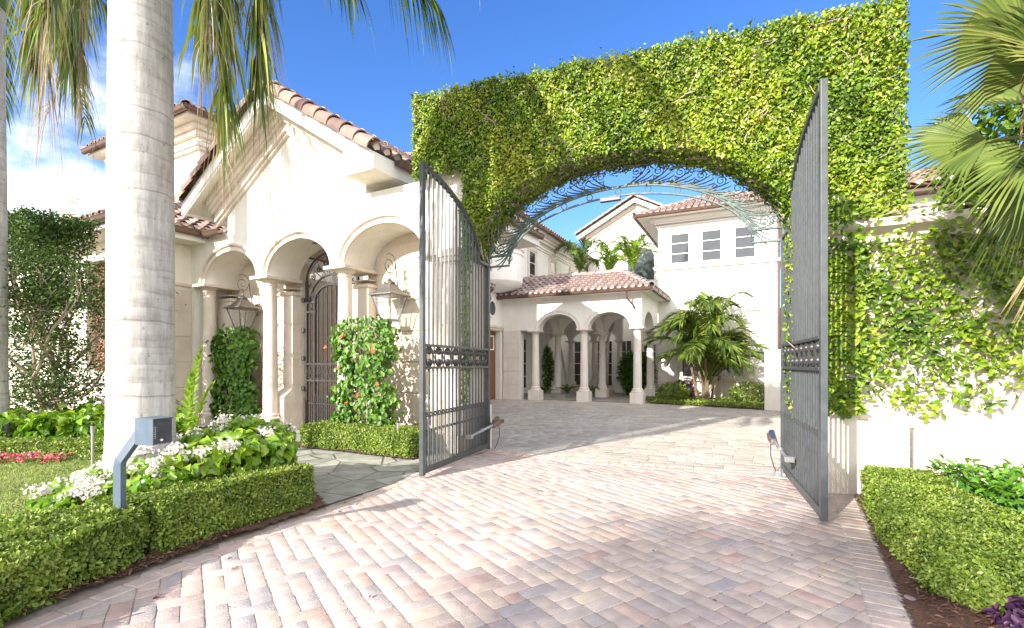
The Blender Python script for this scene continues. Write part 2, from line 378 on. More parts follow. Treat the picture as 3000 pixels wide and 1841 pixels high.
def leaves(name, P, Nn, L, mat, parent=None, wr=0.55, jit=0.55, axis=None, axj=0.8, fold=0.35, curl=0.15, rnd=None, lift=0.0):
    """one mesh of n folded oval leaves at P facing Nn"""
    n = len(P)
    N2 = unit(Nn + rng.normal(0, jit, (n, 3)))
    A = rng.normal(0, 1, (n, 3)) if axis is None else np.asarray(axis) + rng.normal(0, axj, (n, 3))
    A = unit(A - N2 * np.sum(A*N2, 1, keepdims=True))
    if lift: A = unit(A + N2*lift); N2 = unit(N2 - A*np.sum(A*N2, 1, keepdims=True))
    T = np.cross(A, N2)
    L = np.broadcast_to(np.asarray(L, float), (n,))[:, None] if np.ndim(L) else np.full((n, 1), L)
    W = L * wr * rng.uniform(.8, 1.2, (n, 1))
    f = fold * W * .5
    V = np.stack([P, P + A*L*.33 - T*W*.5 + N2*f, P + A*L*.72 - T*W*.40 + N2*f*.8, P + A*L - N2*L*curl,
                  P + A*L*.72 + T*W*.40 + N2*f*.8, P + A*L*.33 + T*W*.5 + N2*f], 1).reshape(-1, 3)
    base = (np.arange(n)*6)[:, None]
    F = np.stack([base + np.array([0, 3, 2, 1]), base + np.array([0, 5, 4, 3])], 1).reshape(-1, 4)
    if rnd is None: rnd = np.clip(rng.normal(.45, .22, n), 0, 1)
    return np_mesh(name, V, F, np.repeat(rnd, 2), mat, parent)

def inpoly(x, y, poly):
    x = np.asarray(x); y = np.asarray(y); c = np.zeros(x.shape, bool); n = len(poly)
    for i in range(n):
        x1, y1 = poly[i]; x2, y2 = poly[(i+1) % n]
        if y1 == y2: continue
        c ^= ((y1 > y) != (y2 > y)) & (x < (x2-x1)*(y-y1)/(y2-y1) + x1)
    return c

def lump(x, y, s=1.0, seed=0.0):
    return (np.sin(x*3.1*s+seed) * np.cos(y*2.7*s+seed*1.7) + .6*np.sin(x*7.3*s+y*5.1*s+seed*2.1) + .4*np.sin(x*13*s-y*11*s+seed))/2.0

def area(poly): return abs(sum(poly[i][0]*poly[(i+1) % len(poly)][1] - poly[(i+1) % len(poly)][0]*poly[i][1] for i in range(len(poly))))/2

def offset_poly(poly, d):
    """move every vertex inward by about d (polygon given counter-clockwise)"""
    n = len(poly); out = []
    for i in range(n):
        p0, p1, p2 = Vector(poly[i-1]), Vector(poly[i]), Vector(poly[(i+1) % n])
        e1 = (p1-p0).normalized(); e2 = (p2-p1).normalized()
        nn = Vector((-e1.y-e2.y, e1.x+e2.x))
        nn = nn.normalized() if nn.length > 1e-6 else Vector((-e1.y, e1.x))
        c = max(.5, nn.dot(Vector((-e1.y, e1.x))))
        out.append(tuple(p1 + nn*d/c))
    return out

def ccw(poly):
    a = sum(poly[i][0]*poly[(i+1) % len(poly)][1] - poly[(i+1) % len(poly)][0]*poly[i][1] for i in range(len(poly)))
    return poly if a > 0 else poly[::-1]

def hedge(name, label, cat, poly, h, dens, L, mat='hedge', group=None, z0=0.0, bumpy=.03, bare=0.0, wr=.6, topdens=1.0):
    poly = ccw(poly)
    c = (sum(p[0] for p in poly)/len(poly), sum(p[1] for p in poly)/len(poly))
    root = thing(name, label, cat, (c[0], c[1], z0), 0, group)
    pl = [(x-c[0], y-c[1]) for x, y in poly]
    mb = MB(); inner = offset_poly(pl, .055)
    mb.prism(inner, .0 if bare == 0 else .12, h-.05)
    P = []; NN = []
    # top
    xs = [p[0] for p in pl]; ys = [p[1] for p in pl]
    n = int(area(pl)*dens*topdens*2.2)
    bx = rng.uniform(min(xs), max(xs), n*2); by = rng.uniform(min(ys), max(ys), n*2)
    k = inpoly(bx, by, pl); bx, by = bx[k][:n], by[k][:n]
    z = h + lump(bx+c[0], by+c[1], 1.5)*bumpy + rng.uniform(-.045, .012, len(bx))
    P.append(np.stack([bx, by, z], 1)); NN.append(np.tile([0, 0, 1.0], (len(bx), 1)))
    for i in range(len(pl)):
        a = np.array(pl[i]); b = np.array(pl[(i+1) % len(pl)]); d = b-a; ln = np.linalg.norm(d)
        m = int(ln*h*dens*2.2)
        if m < 1: continue
        t = rng.uniform(0, 1, m); zz = rng.uniform(.02, h, m)
        nx, ny = d[1]/ln, -d[0]/ln
        o = lump(a[0]+c[0]+d[0]*t+zz*2, a[1]+c[1]+d[1]*t, 1.6, 2.0)*bumpy - np.maximum(0, zz/h-.85)*.15 + rng.uniform(-.05, .012, m) - (zz < .1*h)*.03
        keep = rng.uniform(0, 1, m) > bare*np.clip(lump(a[0]+d[0]*t*1.0, zz*2.0, 2.3, 5.0)*1.2+.3, 0, 1)
        pp = np.stack([a[0]+d[0]*t+nx*o, a[1]+d[1]*t+ny*o, zz], 1)[keep]
        P.append(pp); NN.append(np.tile([nx, ny, .25], (len(pp), 1)))
    P = np.concatenate(P); NN = np.concatenate(NN)
    sz = L*rng.uniform(.6, 1.35, len(P))
    sh_ = rng.uniform(0, 1, len(P)) < .035          # stray shoots standing proud of the clipped face
    P[sh_] += NN[sh_]*rng.uniform(.01, .05, (sh_.sum(), 1))
    hr_ = np.clip(.45 + .22*lump(P[:, 0], P[:, 1]+P[:, 2], 2.2, 3.0) + rng.normal(0, .2, len(P)), 0, 1)
    leaves('foliage', P, NN, sz, mat, root, wr=wr, jit=.7, axis=NN + [0, 0, .3], axj=.9, rnd=hr_)
    tw = mb; nf = len(mb.f)
    for _ in range(int(len(P)/900)+20):
        q = P[random.randrange(len(P))]
        d = Vector((random.gauss(0, 1), random.gauss(0, 1), random.uniform(-.2, 1.0))).normalized()*random.uniform(.06, .16)
        q = Vector(q); tw.tube([q-d*.6, q+d*.2+Vector((0, 0, .01)), q+d*.4], .0016, 4)
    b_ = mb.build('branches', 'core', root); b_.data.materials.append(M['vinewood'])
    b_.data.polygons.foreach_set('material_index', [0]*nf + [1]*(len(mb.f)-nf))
    return root

def blob_leaves(c, r, n, squash=1.0):
    """points and outward normals through the outer shell of an ellipsoid"""
    d = unit(rng.normal(0, 1, (n, 3)))
    rad = rng.uniform(.72, 1.0, (n, 1))
    return np.asarray(c) + d*rad*np.array(r), d

# ------------------------------------------------------------------ building helpers
def tile_roof(parent, O, U, S, ulen, slen, clip=None, pitch=.27, course=.40, mat='tile', deck=True, mortar=True, name='roof_tiles'):
    O, U, S = Vector(O), Vector(U).normalized(), Vector(S).normalized()
    Nn = U.cross(S).normalized()
    if Nn.z < 0: Nn = -Nn
    mb = MB(); mo = MB(); r = pitch*.36; seg = 6
    nu = max(1, int(round(ulen/pitch))); pitch = ulen/nu
    ns = max(1, int(round(slen/course))); course = slen/ns
    for i in range(nu):
        for j in range(ns):
            u = (i+.5)*pitch; s = j*course
            if clip and not clip(u, s+course*.5): continue
            rv = random.random(); off = random.uniform(-.012, .012); tw = random.uniform(-.012, .012)
            vs = []
            for (ss, rr, lift) in ((s-.03, r*1.12, .045), (s+course*.5, r*1.03, .03), (s+course+.03, r*.9, .008)):
                for k in range(seg+1):
                    a = pi*k/seg
                    vs.append(O + U*(u + off + tw*(ss-s) - rr*cos(a)) + S*ss + Nn*(lift + rr*.95*sin(a)))
            fs = []
            for q in range(2):
                for k in range(seg):
                    b = q*(seg+1)+k
                    fs.append((b, b+1, b+seg+2, b+seg+1))
            # butt end thickness
            n0 = len(vs)
            for k in range(seg+1):
                a = pi*k/seg; rr = r*1.12-.022
                vs.append(O + U*(u+off-rr*cos(a)) + S*(s-.03) + Nn*(.045+rr*.95*sin(a)))
            for k in range(seg): fs.append((k+1, k, n0+k, n0+k+1))
            mb.add(vs, fs, rv)
            if j == 0 and mortar:
                vv = [O + U*(u+off) + S*(s+.0) + Nn*.0]
                for k in range(seg+1):
                    a = pi*k/seg; rr = r*1.1-.02
                    vv.append(O + U*(u+off-rr*cos(a)) + S*(s+.0) + Nn*(.04+rr*.95*sin(a)))
                mo.add(vv, [(0, k+1, k+2) for k in range(seg)])
    nf = len(mb.f); mb.add(mo.v, mo.f)
    o = mb.build(name, mat, parent, smooth=True, ang=60)
    o.data.materials.append(M['mortar'])            # mortar bedding under the eave course
    o.data.polygons.foreach_set('material_index', [0]*nf + [1]*len(mo.f))
    return o

def ridge(mb, p0, p1, r=.13, course=.4):
    """overlapping cap tiles along a line"""
    p0, p1 = Vector(p0), Vector(p1); d = p1-p0; n = max(1, int(round(d.length/course))); st = d/n
    D = d.normalized(); side = D.cross(Vector((0, 0, 1))).normalized(); up = side.cross(D)
    if up.z < 0: up = -up
    for i in range(n):
        a = p0+st*i; vs = []; seg = 7
        for (q, rr, l) in ((a-D*.03, r*1.1, .03), (a+st+D*.02, r*.92, .0)):
            for k in range(seg+1):
                t = -.15 + (pi+.3)*k/seg
                vs.append(q + side*(rr*cos(t)) + up*(l+rr*.9*sin(t)))
        fs = [(k, k+1, seg+2+k, seg+1+k) for k in range(seg)]
        n0 = len(vs)
        for k in range(seg+1):
            t = -.15+(pi+.3)*k/seg; rr = r*1.1-.022
            vs.append(a-D*.03+side*(rr*cos(t))+up*(.03+rr*.9*sin(t)))
        fs += [(k+1, k, n0+k, n0+k+1) for k in range(seg)]
        mb.add(vs, fs, random.random())

def gutter(parent, p0, p1, out, r=.075, name='gutter', brackets=True):
    """half-round gutter from p0 to p1, out = horizontal outward vector"""
    p0, p1, out = Vector(p0), Vector(p1), Vector(out).normalized()
    mb = MB(); up = Vector((0, 0, 1))
    prof = [(-.9, .9), (-.9, -.2), (-.6, -.85), (0, -1.0), (.6, -.8), (.95, -.1), (1.0, .55), (1.18, .72), (1.08, .88), (.9, .75), (.8, -.05), (.5, -.65), (0, -.85), (-.5, -.7), (-.75, -.1), (-.75, .9)]
    vs = []
    for p in (p0, p1):
        for (a, b) in prof: vs.append(p + out*(a*r) + up*(b*r))
    m = len(prof)
    fs = [(k, (k+1) % m, m+(k+1) % m, m+k) for k in range(m)] + [tuple(range(m))[::-1], tuple(range(m, 2*m))]
    mb.add(vs, fs)
    if brackets:
        n = int((p1-p0).length/1.1)
        for i in range(1, n+1):
            q = p0 + (p1-p0)*(i/(n+1))
            mb.tube([q+out*(1.22*r)+up*.75*r, q+out*(.8*r)-up*.85*r, q-up*1.1*r, q-out*r*1.1-up*.4*r, q-out*r*1.6-up*.5*r], .010, 4)
    return mb.build(name, 'gutter', parent, smooth=True, ang=50)

def column(parent, x, y, z0, ztop, rad, mat='cast_stone', plinth=.0, pw=.27, ab=None, name='column'):
    """shaft part with base and capital sub-parts"""
    zb = z0 + plinth
    sh = MB()
    prof = []
    b, t = zb+.16, ztop-.20
    for i in range(9):
        f = i/8
        prof.append((rad*(1 - .17*f**1.8), b+(t-b)*f))
    prof += [(rad*.83, t), (rad*.95, t+.01), (rad*.95, t+.035), (rad*.83, t+.045), (rad*.83, t+.07)]
    sh.lathe(prof, x, y, 28)
    s = sh.build(name, mat, parent, smooth=True)
    bs = MB()
    if plinth > 0:
        bs.box(x-pw, x+pw, y-pw, y+pw, z0, zb-.002)
    bs.lathe([(rad*1.42, zb-.001), (rad*1.5, zb+.025), (rad*1.45, zb+.06), (rad*1.22, zb+.075), (rad*1.18, zb+.095), (rad*1.3, zb+.115), (rad*1.25, zb+.14), (rad*1.05, zb+.165)], x, y, 28)
    bs.build('column_base', mat, s, smooth=True, bevel=.006)
    cp = MB()
    cp.lathe([(rad*.86, t+.06), (rad*1.0, t+.075), (rad*1.22, t+.115), (rad*1.27, t+.13)], x, y, 28)
    a = ab or (rad*1.45, rad*1.45, rad*1.45)
    cp.box(x-a[0], x+a[0], y-a[1], y+a[2], t+.13, ztop)
    cp.build('capital', mat, s, smooth=True, bevel=.008)
    return s

ARCHIVOLT = [(0, .02), (0, -.045), (.075, -.045), (.085, -.028), (.105, -.028), (.115, -.085), (.155, -.095), (.178, -.07), (.18, .02)]
def ellipse_bottom(centers, a, b, spring):
    def f(x):
        for c in centers:
            u = (x-c)/a
            if abs(u) < 1: return spring + b*sqrt(1-u*u)
        return spring
    return f
def arch_xs(x0, x1, centers, a, extra=()):
    xs = {x0, x1}
    for c in centers:
        for i in range(33):
            xs.add(c - a*cos(pi*i/32))
    xs |= set(extra)
    return sorted(x for x in xs if x0-1e-6 <= x <= x1+1e-6)

def window(parent, x0, x1, z0, z1, y, rows=3, cols=1, glass='pane', fw=.055, depth=.05, mull=.03, plane='y', name='window'):
    """frame with muntins, panes as sub-part; plane 'y' faces -y, 'x' faces +x (x0,x1 are then y values)"""
    fr = MB(); gl = MB()
    def bx(mb, a0, a1, d0, d1, b0, b1):
        if plane == 'y': mb.box(a0, a1, y+d0, y+d1, b0, b1)
        else: mb.box(y-d1, y-d0, a0, a1, b0, b1)
    bx(fr, x0, x0+fw, 0, depth, z0, z1); bx(fr, x1-fw, x1, 0, depth, z0, z1)
    bx(fr, x0+fw, x1-fw, 0, depth, z0, z0+fw); bx(fr, x0+fw, x1-fw, 0, depth, z1-fw, z1)
    for i in range(1, rows):
        zz = z0+(z1-z0)*i/rows; bx(fr, x0+fw, x1-fw, .004, depth, zz-mull/2, zz+mull/2)
    for i in range(1, cols):
        xx = x0+(x1-x0)*i/cols; bx(fr, xx-mull/2, xx+mull/2, .008, depth, z0+fw, z1-fw)
    f = fr.build(name, 'trim', parent)
    bx(gl, x0+fw*.5, x1-fw*.5, .028, .040, z0+fw*.5, z1-fw*.5)
    gl.build('pane', glass, f)
    return f

# ================================================================== GROUND
AX = radians(-25)
gx, gy = cos(AX), sin(AX)                 # gate line direction
def gate_pt(t, y, z=0.0):                  # gate frame -> world
    return (-.41 + gx*t - gy*y, 8.7 + gy*t + gx*y, z)

mb = MB(); mb.add([(-400, -400, -.0055), (400, -400, -.0055), (400, 400, -.0055), (-400, 400, -.0055)], [(0, 1, 2, 3)])
tag(mb.build('ground', 'sand'), kind='structure')

DR_L = [(-3.3, -5.0), (-3.0, 1.0), (-2.84, 2.87), (-2.72, 3.2), (-2.51, 3.77), (-2.26, 4.34), (-1.82, 5.34), (-1.55, 6.2), (-1.36, 6.95), (-.75, 8.25), (-.41, 8.62)]
DR_R = [(3.88, 6.6), (3.97, 5.80), (3.28, 4.6), (2.3, 2.87), (1.75, 1.9), (.9, .4), (-1.2, -3.0), (-1.6, -5.0)]
DR = DR_L + DR_R

def paver_mesh(name, us, vs_, ls, ws, ang, mat, h, gap, chamf, jz, wob):
    """chamfered, slightly uneven paving blocks from (u, v, length, width) rows"""
    ca, sa = cos(ang), sin(ang); n = len(us); g = gap/2
    cut = min(.014, float(np.min(ws))*.1)
    def outline(ins):
        x0, x1, y0, y1 = us+g+ins, us+ls-g-ins, vs_+g+ins, vs_+ws-g-ins; c = cut
        pts = [(x0+c, y0), (x1-c, y0), (x1, y0+c), (x1, y1-c), (x1-c, y1), (x0+c, y1), (x0, y1-c), (x0, y0+c)]
        return np.stack([np.stack(p, 1) for p in pts], 1)
    wobv = rng.normal(0, wob, (n, 8, 2))
    lo = outline(0) + wobv; hi = outline(chamf) + wobv
    zt = h + rng.normal(0, jz, (n, 1)) + rng.normal(0, jz*.5, (n, 8))
    def to3(q, z):
        return np.stack([q[..., 0]*ca - q[..., 1]*sa, q[..., 0]*sa + q[..., 1]*ca, z], -1)
    V = np.concatenate([to3(hi, zt), to3(lo, zt - chamf*.5), to3(lo, np.full((n, 8), -.02))], 1).reshape(-1, 3)
    base = (np.arange(n)*24)[:, None]
    fl = [(0, 1, 2, 7), (7, 2, 3, 6), (6, 3, 4, 5)] + [(8+i, 8+(i+1) % 8, (i+1) % 8, i) for i in range(8)] + [(16+i, 16+(i+1) % 8, 8+(i+1) % 8, 8+i) for i in range(8)]
    F = np.stack([base + np.array(f) for f in fl], 1).reshape(-1, 4)
    return np_mesh(name, V, F, np.repeat(rng.uniform(0, 1, n), len(fl)), mat)

def pavers(name, poly, ang, w, lens, mat, h=.0, gap=.006, chamf=.009, jz=.002, wob=.0022):
    """straight courses of pavers laid at an angle"""
    ca, sa = cos(ang), sin(ang)
    xs = [x*ca + y*sa for x, y in poly]; ys = [-x*sa + y*ca for x, y in poly]
    us, vs_, ls = [], [], []; v = min(ys) - w
    while v < max(ys) + w:
        u = min(xs) - random.uniform(0, max(lens))
        while u < max(xs):
            l = random.choice(lens); us.append(u); vs_.append(v); ls.append(l); u += l
        v += w
    us, vs_, ls = map(np.array, (us, vs_, ls)); cx, cy = us+ls/2, vs_+w/2
    k = inpoly(cx*ca - cy*sa, cx*sa + cy*ca, poly)
    return paver_mesh(name, us[k], vs_[k], ls[k], np.full(k.sum(), w), ang, mat, h, gap, chamf, jz, wob)

def mixed_pavers(name, poly, ang, unit_, mat, **kw):
    """random mix of square blocks and bricks lying either way"""
    ca, sa = cos(ang), sin(ang)
    xs = [x*ca + y*sa for x, y in poly]; ys = [-x*sa + y*ca for x, y in poly]
    x0, y0 = min(xs)-.5, min(ys)-.5; W_ = int((max(xs)-x0+.5)/unit_); H_ = int((max(ys)-y0+.5)/unit_)
    G = np.zeros((H_+2, W_+2), bool); us, vs_, ls, ws = [], [], [], []
    for r in range(H_):
        for c in range(W_):
            if G[r, c]: continue
            k = random.random(); w, h = 1, 1
            if k < .45 and not G[r, c+1]: w = 2
            elif k < .82: h = 2
            G[r:r+h, c:c+w] = True
            us.append(x0+c*unit_); vs_.append(y0+r*unit_); ls.append(w*unit_); ws.append(h*unit_)
    us, vs_, ls, ws = map(np.array, (us, vs_, ls, ws)); cx, cy = us+ls/2, vs_+ws/2
    k = inpoly(cx*ca - cy*sa, cx*sa + cy*ca, poly)
    return paver_mesh(name, us[k], vs_[k], ls[k], ws[k], ang, mat, **kw)

tag(mixed_pavers('driveway', DR, radians(33), .124, 'paver', h=.0, gap=.0045, chamf=.0026, jz=.0006, wob=.0022), kind='structure')

def border(name, line, wid, ln, side, mat, h=.006):
    """a single course of pavers along a polyline"""
    pts = [Vector((*p, 0)) for p in line]; mb = MB()
    acc = []
    for i in range(len(pts)-1):
        d = pts[i+1]-pts[i]; n = max(1, int(round(d.length/ln)))
        for k in range(n): acc.append((pts[i]+d*(k/n), pts[i]+d*((k+1)/n)))
    for a, b in acc:
        d = (b-a).normalized(); nn = Vector((-d.y, d.x, 0))*side
        g = .003; a2 = a+d*g; b2 = b-d*g; c = .009
        j = [Vector((random.gauss(0, .003), random.gauss(0, .003), 0)) for _ in range(4)]
        lo = [a2+j[0], b2+j[1], b2+nn*(wid-g)+j[2], a2+nn*(wid-g)+j[3]]
        ctr = sum(lo, Vector())/4
        hz = h + random.gauss(0, .0015)
        hi = [p + (ctr-p).normalized()*c*1.3 + Vector((0, 0, hz)) for p in lo]
        mid = [p + Vector((0, 0, hz-.007)) for p in lo]; bot = [p + Vector((0, 0, -.02)) for p in lo]
        mb.add(hi+mid+bot, [(0, 1, 2, 3)] + [(4+i, 4+(i+1) % 4, (i+1) % 4, i) for i in range(4)] + [(8+i, 8+(i+1) % 4, 4+(i+1) % 4, 4+i) for i in range(4)], random.random())
    return tag(mb.build(name, mat), kind='structure')
border('driveway_edging', DR_L[1:9], .14, .205, -1, 'paver')
border('driveway_edging', DR_R[1:6], .21, .105, -1, 'paver')
# threshold courses between the hinges, bowing a little towards the road
thr = [gate_pt(-.15+4.95*i/14, -.12 - .22*sin(pi*i/14)) for i in range(15)]
border('threshold_paving', [(p[0], p[1]) for p in thr], .17, .125, 1, 'paver_red', .007)
border('threshold_paving', [(p[0] - gy*.175, p[1] + gx*.175) for p in thr], .13, .2, 1, 'paver_pale', .008)

CT = [gate_pt(-.5, .0)[:2], gate_pt(5.6, .0)[:2], (14, 12), (14, 19), (9.6, 17.5), (8.4, 16.5), (5.35, 19.2), (3.0, 20.5), (-.5, 22.4), (-4, 23), (-3, 15), (-1.2, 9.6)]
tag(pavers('courtyard', CT, AX, .20, [.30, .40, .40], 'paver_pale', h=.0, gap=.010, chamf=.004, wob=.0012, jz=.0004), kind='structure')

# flagstone walk to the pedestrian gate, mulch beds, lawn
def sheet(name, poly, z, mat, kind='structure'):
    mb = MB(); mb.add([(x, y, z) for x, y in poly], [tuple(range(len(poly)))])
    return tag(mb.build(name, mat), kind=kind)
sheet('path', [(-2.02, 5.2), (-1.52, 6.2), (-1.33, 6.95), (-.85, 8.1), (-.8, 8.9), (-6, 12.6), (-6.2, 11.2), (-4.2, 9.2), (-3.2, 7.5), (-2.5, 6.1)], .012, 'flagstone')
def bumpy_sheet(name, poly, z, mat, amp, step=.06):
    """soil or turf as a gently uneven grid clipped to the outline"""
    xs = [p[0] for p in poly]; ys = [p[1] for p in poly]
    nx = int((max(xs)-min(xs))/step)+1; ny = int((max(ys)-min(ys))/step)+1
    X, Y = np.meshgrid(np.linspace(min(xs), max(xs), nx), np.linspace(min(ys), max(ys), ny))
    Z = z + lump(X, Y, 1.3, 1.0)*amp + rng.normal(0, amp*.18, X.shape)
    V = np.stack([X, Y, Z], -1).reshape(-1, 3)
    i, j = np.meshgrid(np.arange(nx-1), np.arange(ny-1)); a = (j*nx+i).ravel()
    cx = (X[:-1, :-1]+X[1:, 1:]).ravel()/2; cy = (Y[:-1, :-1]+Y[1:, 1:]).ravel()/2
    k = inpoly(cx, cy, poly); a = a[k]
    F = np.stack([a, a+1, a+nx+1, a+nx], 1)
    return tag(np_mesh(name, V, F, np.zeros(len(F)), mat, smooth=True), kind='structure')
BED = [(-3.2, 1.0), (-3.02, 1.9), (-2.93, 2.75), (-2.8, 3.25), (-2.6, 3.8), (-2.33, 4.4), (-1.95, 5.25), (-2.55, 6.2), (-3.1, 7.2), (-4.3, 6.8), (-4.4, 5.0), (-5.0, 3.9), (-6, 1)]
bumpy_sheet('mulch', BED, .035, 'soil', .02, .05)
bumpy_sheet('mulch', [(3.985, 5.80), (3.295, 4.6), (2.315, 2.87), (1.70, 1.8), (7, 1.8), (7, 4.6)], .012, 'soil', .014, .03)
bumpy_sheet('mulch', [(-4.3, 9.35), (-3.85, 8.95), (-1.55, 7.75), (-1.25, 8.6), (-3.4, 9.9)], .035, 'soil', .02, .05)
bumpy_sheet('mulch', [(-13, 7.6), (-5.6, 7.6), (-4.6, 8.6), (-6.3, 11.6), (-13, 14)], .03, 'soil', .02, .1)
bumpy_sheet('lawn', [(-3.6, 3.9), (-4.2, 4.6), (-4.15, 6.9), (-4.7, 8.3), (-14, 8.3), (-14, .5), (-3.7, .5), (-4.5, 3.0)], .05, 'grass_base', .02, .1)
# loose bark chips on the strips by the paving
def chips(name, polys, n):
    P = []
    for poly in polys:
        xs = [p[0] for p in poly]; ys = [p[1] for p in poly]
        x = rng.uniform(min(xs), max(xs), n*4); y = rng.uniform(min(ys), max(ys), n*4); k = inpoly(x, y, poly)
        P.append(np.stack([x[k], y[k], np.full(k.sum(), .048)], 1)[:n])
    P = np.concatenate(P); P[:, 2] += lump(P[:, 0], P[:, 1], 1.3, 1.0)*.02
    return tag(leaves(name, P, np.tile([0, 0, 1.], (len(P), 1)), rng.uniform(.015, .05, len(P)), 'chip', wr=.3, jit=.3, fold=.6), kind='stuff')
chips('bark_chips', [[(3.97, 5.72), (3.33, 4.6), (2.40, 2.87), (2.0, 2.2), (3.0, 2.2), (3.2, 4.4), (3.95, 5.7)], [(-3.05, 1.9), (-2.93, 2.75), (-2.8, 3.25), (-2.6, 3.8), (-2.33, 4.4), (-2.5, 4.4), (-3.0, 3.4), (-3.3, 2.0)]], 1600)

# a few dry leaves blown onto the drive
n = 46; fx_ = np.concatenate([rng.uniform(-2.4, 3.2, 30), rng.uniform(-2.6, -1.6, 16)]); fy_ = np.concatenate([rng.uniform(2.6, 7.5, 30), rng.uniform(3.6, 5.8, 16)]); k = inpoly(fx_, fy_, DR)
P = np.stack([fx_[k], fy_[k], np.full(k.sum(), .012)], 1)
tag(leaves('fallen_leaves', P, np.tile([0, 0, 1.], (len(P), 1)), rng.uniform(.02, .05, len(P)), 'chip', wr=.45, jit=.25, fold=.5, rnd=rng.uniform(.4, 1, len(P))), kind='stuff')

# ================================================================== GATEHOUSE
F1 = thing('gatehouse', 'cream gatehouse with a tiled gable over three columned arches beside the driveway gate', 'house', (-3.45, 9.9, 0), radians(-29))
CX = [-3.54, -1.18, 1.18]; AA, AB, SPR = .99, .68, 3.46
GC, GA, GS = -1.46, 6.82, .634                  # gable centre, apex and slope of the wall head
ab = ellipse_bottom(CX, AA, AB, SPR)
def top1(x):
    return GA - abs(x-GC)*GS
w = MB()
w.panel(arch_xs(-5.3, -3.66, CX[:1], AA, (-4.97,)), lambda x: 4.6, lambda x: ab(x) if x > -4.971 else 0.0, 0, .8)
w.panel(arch_xs(-3.66, .75, CX, AA, (GC,)), top1, ab, 0, .8)
w.panel(arch_xs(.75, 2.62, CX, AA), lambda x: 4.77, ab, 0, .8)
w.panel([2.62, 3.0], lambda x: 4.77, lambda x: 0.0, 0.0, .8)
wall = w.build('front_wall', 'stucco_white', F1)
for c in CX:
    m = MB(); m.sweep_arch(c, SPR, AA, AB, ARCHIVOLT, n=36); m.build('arch_moulding', 'cast_stone', F1, smooth=True, ang=30)
for i, x in enumerate((-4.72, -2.36, 0, 2.36)):
    column(F1, x, .18, 0, SPR, .155, plinth=.26, pw=.27, ab=(.30, .30, .62))
# back wall of the niches with pilasters and coursed stone joints
bw = MB()
bw.box(-5.2, -2.35, .8, 1.1, 0, 4.4); bw.box(.0, 2.5, .802, 1.1, 0, 4.4)
bw.build('niche_wall', 'block_stone', F1)
for a, b in ((-4.46, -2.62), (.27, 2.1)):
    for z in (.62, 1.24, 1.86, 2.48, 3.10, 3.66):
        jt = MB(); jt.box(a, b, .772, .799, z-.30, z+.30); jt.build('stone_course', 'block_stone', F1, bevel=.012)
pl = MB()
for x in (-4.72, -2.36, 0, 2.36):
    hw = .25
    pl.box(x-hw, x+hw, .56, .80, .0, 3.18); pl.box(x-hw-.04, x+hw+.04, .52, .80, 3.10, 3.15); pl.box(x-hw-.02, x+hw+.02, .54, .80, 3.24, 3.259)
    for z in (1.05, 1.75, 2.45): pl.box(x-hw-.012, x+hw+.012, .548, .80, z, z+.62)
    if x in (-2.36, 0):      # battered plinth in front of the gate piers
        pl.box(x-hw-.05, x+hw+.05, .30, .80, .0, .78); pl.add([(x-hw-.05, .30, .78), (x+hw+.05, .30, .78), (x+hw+.05, .60, .78), (x-hw-.05, .60, .78), (x-hw, .55, .96), (x+hw, .55, .96), (x+hw, .60, .96), (x-hw, .60, .96)],
               [(0, 1, 5, 4), (1, 2, 6, 5), (3, 0, 4, 7), (4, 5, 6, 7)])
pl.build('pilaster', 'cast_stone', F1, bevel=.008)
# wall right of arch three, with a pilaster towards the driveway gate
pr = MB(); pr.box(2.66, 2.95, -.10, -.002, .3, 3.25); pr.box(2.62, 2.99, -.15, -.002, 3.25, 3.33); pr.box(2.60, 3.01, -.18, -.002, 3.33, 3.46); pr.box(2.62, 2.99, -.14, -.002, 0, .3)
for z in (.9, 1.55, 2.2): pr.box(2.648, 2.962, -.112, -.10, z, z+.6)
pr.build('pilaster', 'cast_stone', F1, bevel=.008)
# passage behind the pedestrian gate
ps = MB(); ps.box(-2.5, -2.36, 1.1, 4.0, 0, 3.6); ps.box(0, .14, 1.1, 4.0, 0, 3.6); ps.box(-2.5, .14, 4.0, 4.2, 0, 3.6); ps.box(-2.5, .14, .8, 4.2, 4.15, 4.3); ps.box(-2.5, -2.1, .8, 1.1, 0, 3.3); ps.box(-.27, 0.0, .802, 1.1, 0, 3.3)
ps.build('passage_wall', 'block_stone', F1)
dr = MB(); dr.box(-1.95, -.3, 3.93, 3.998, 0, 2.75)
d = dr.build('passage_door', 'wood', F1)
for k in range(2):
    mm = MB(); x0 = -1.85+k*.8
    mm.box(x0, x0+.7, 3.90, 3.93, .2, 1.2); mm.build('door_panel', 'wood', d, bevel=.01)
    window(d, x0, x0+.7, 1.4, 2.6, 3.89, rows=3, cols=1, glass='pane_dark', name='door_window')
# spotlights in the vaults
for c in (-1.18,):
    lt = MB(); lt.lathe([(.035, SPR+AB-.012), (.05, SPR+AB-.012), (.05, SPR+AB+.01)], c, .4, 14); lt.build('downlight', 'iron_dark', F1)

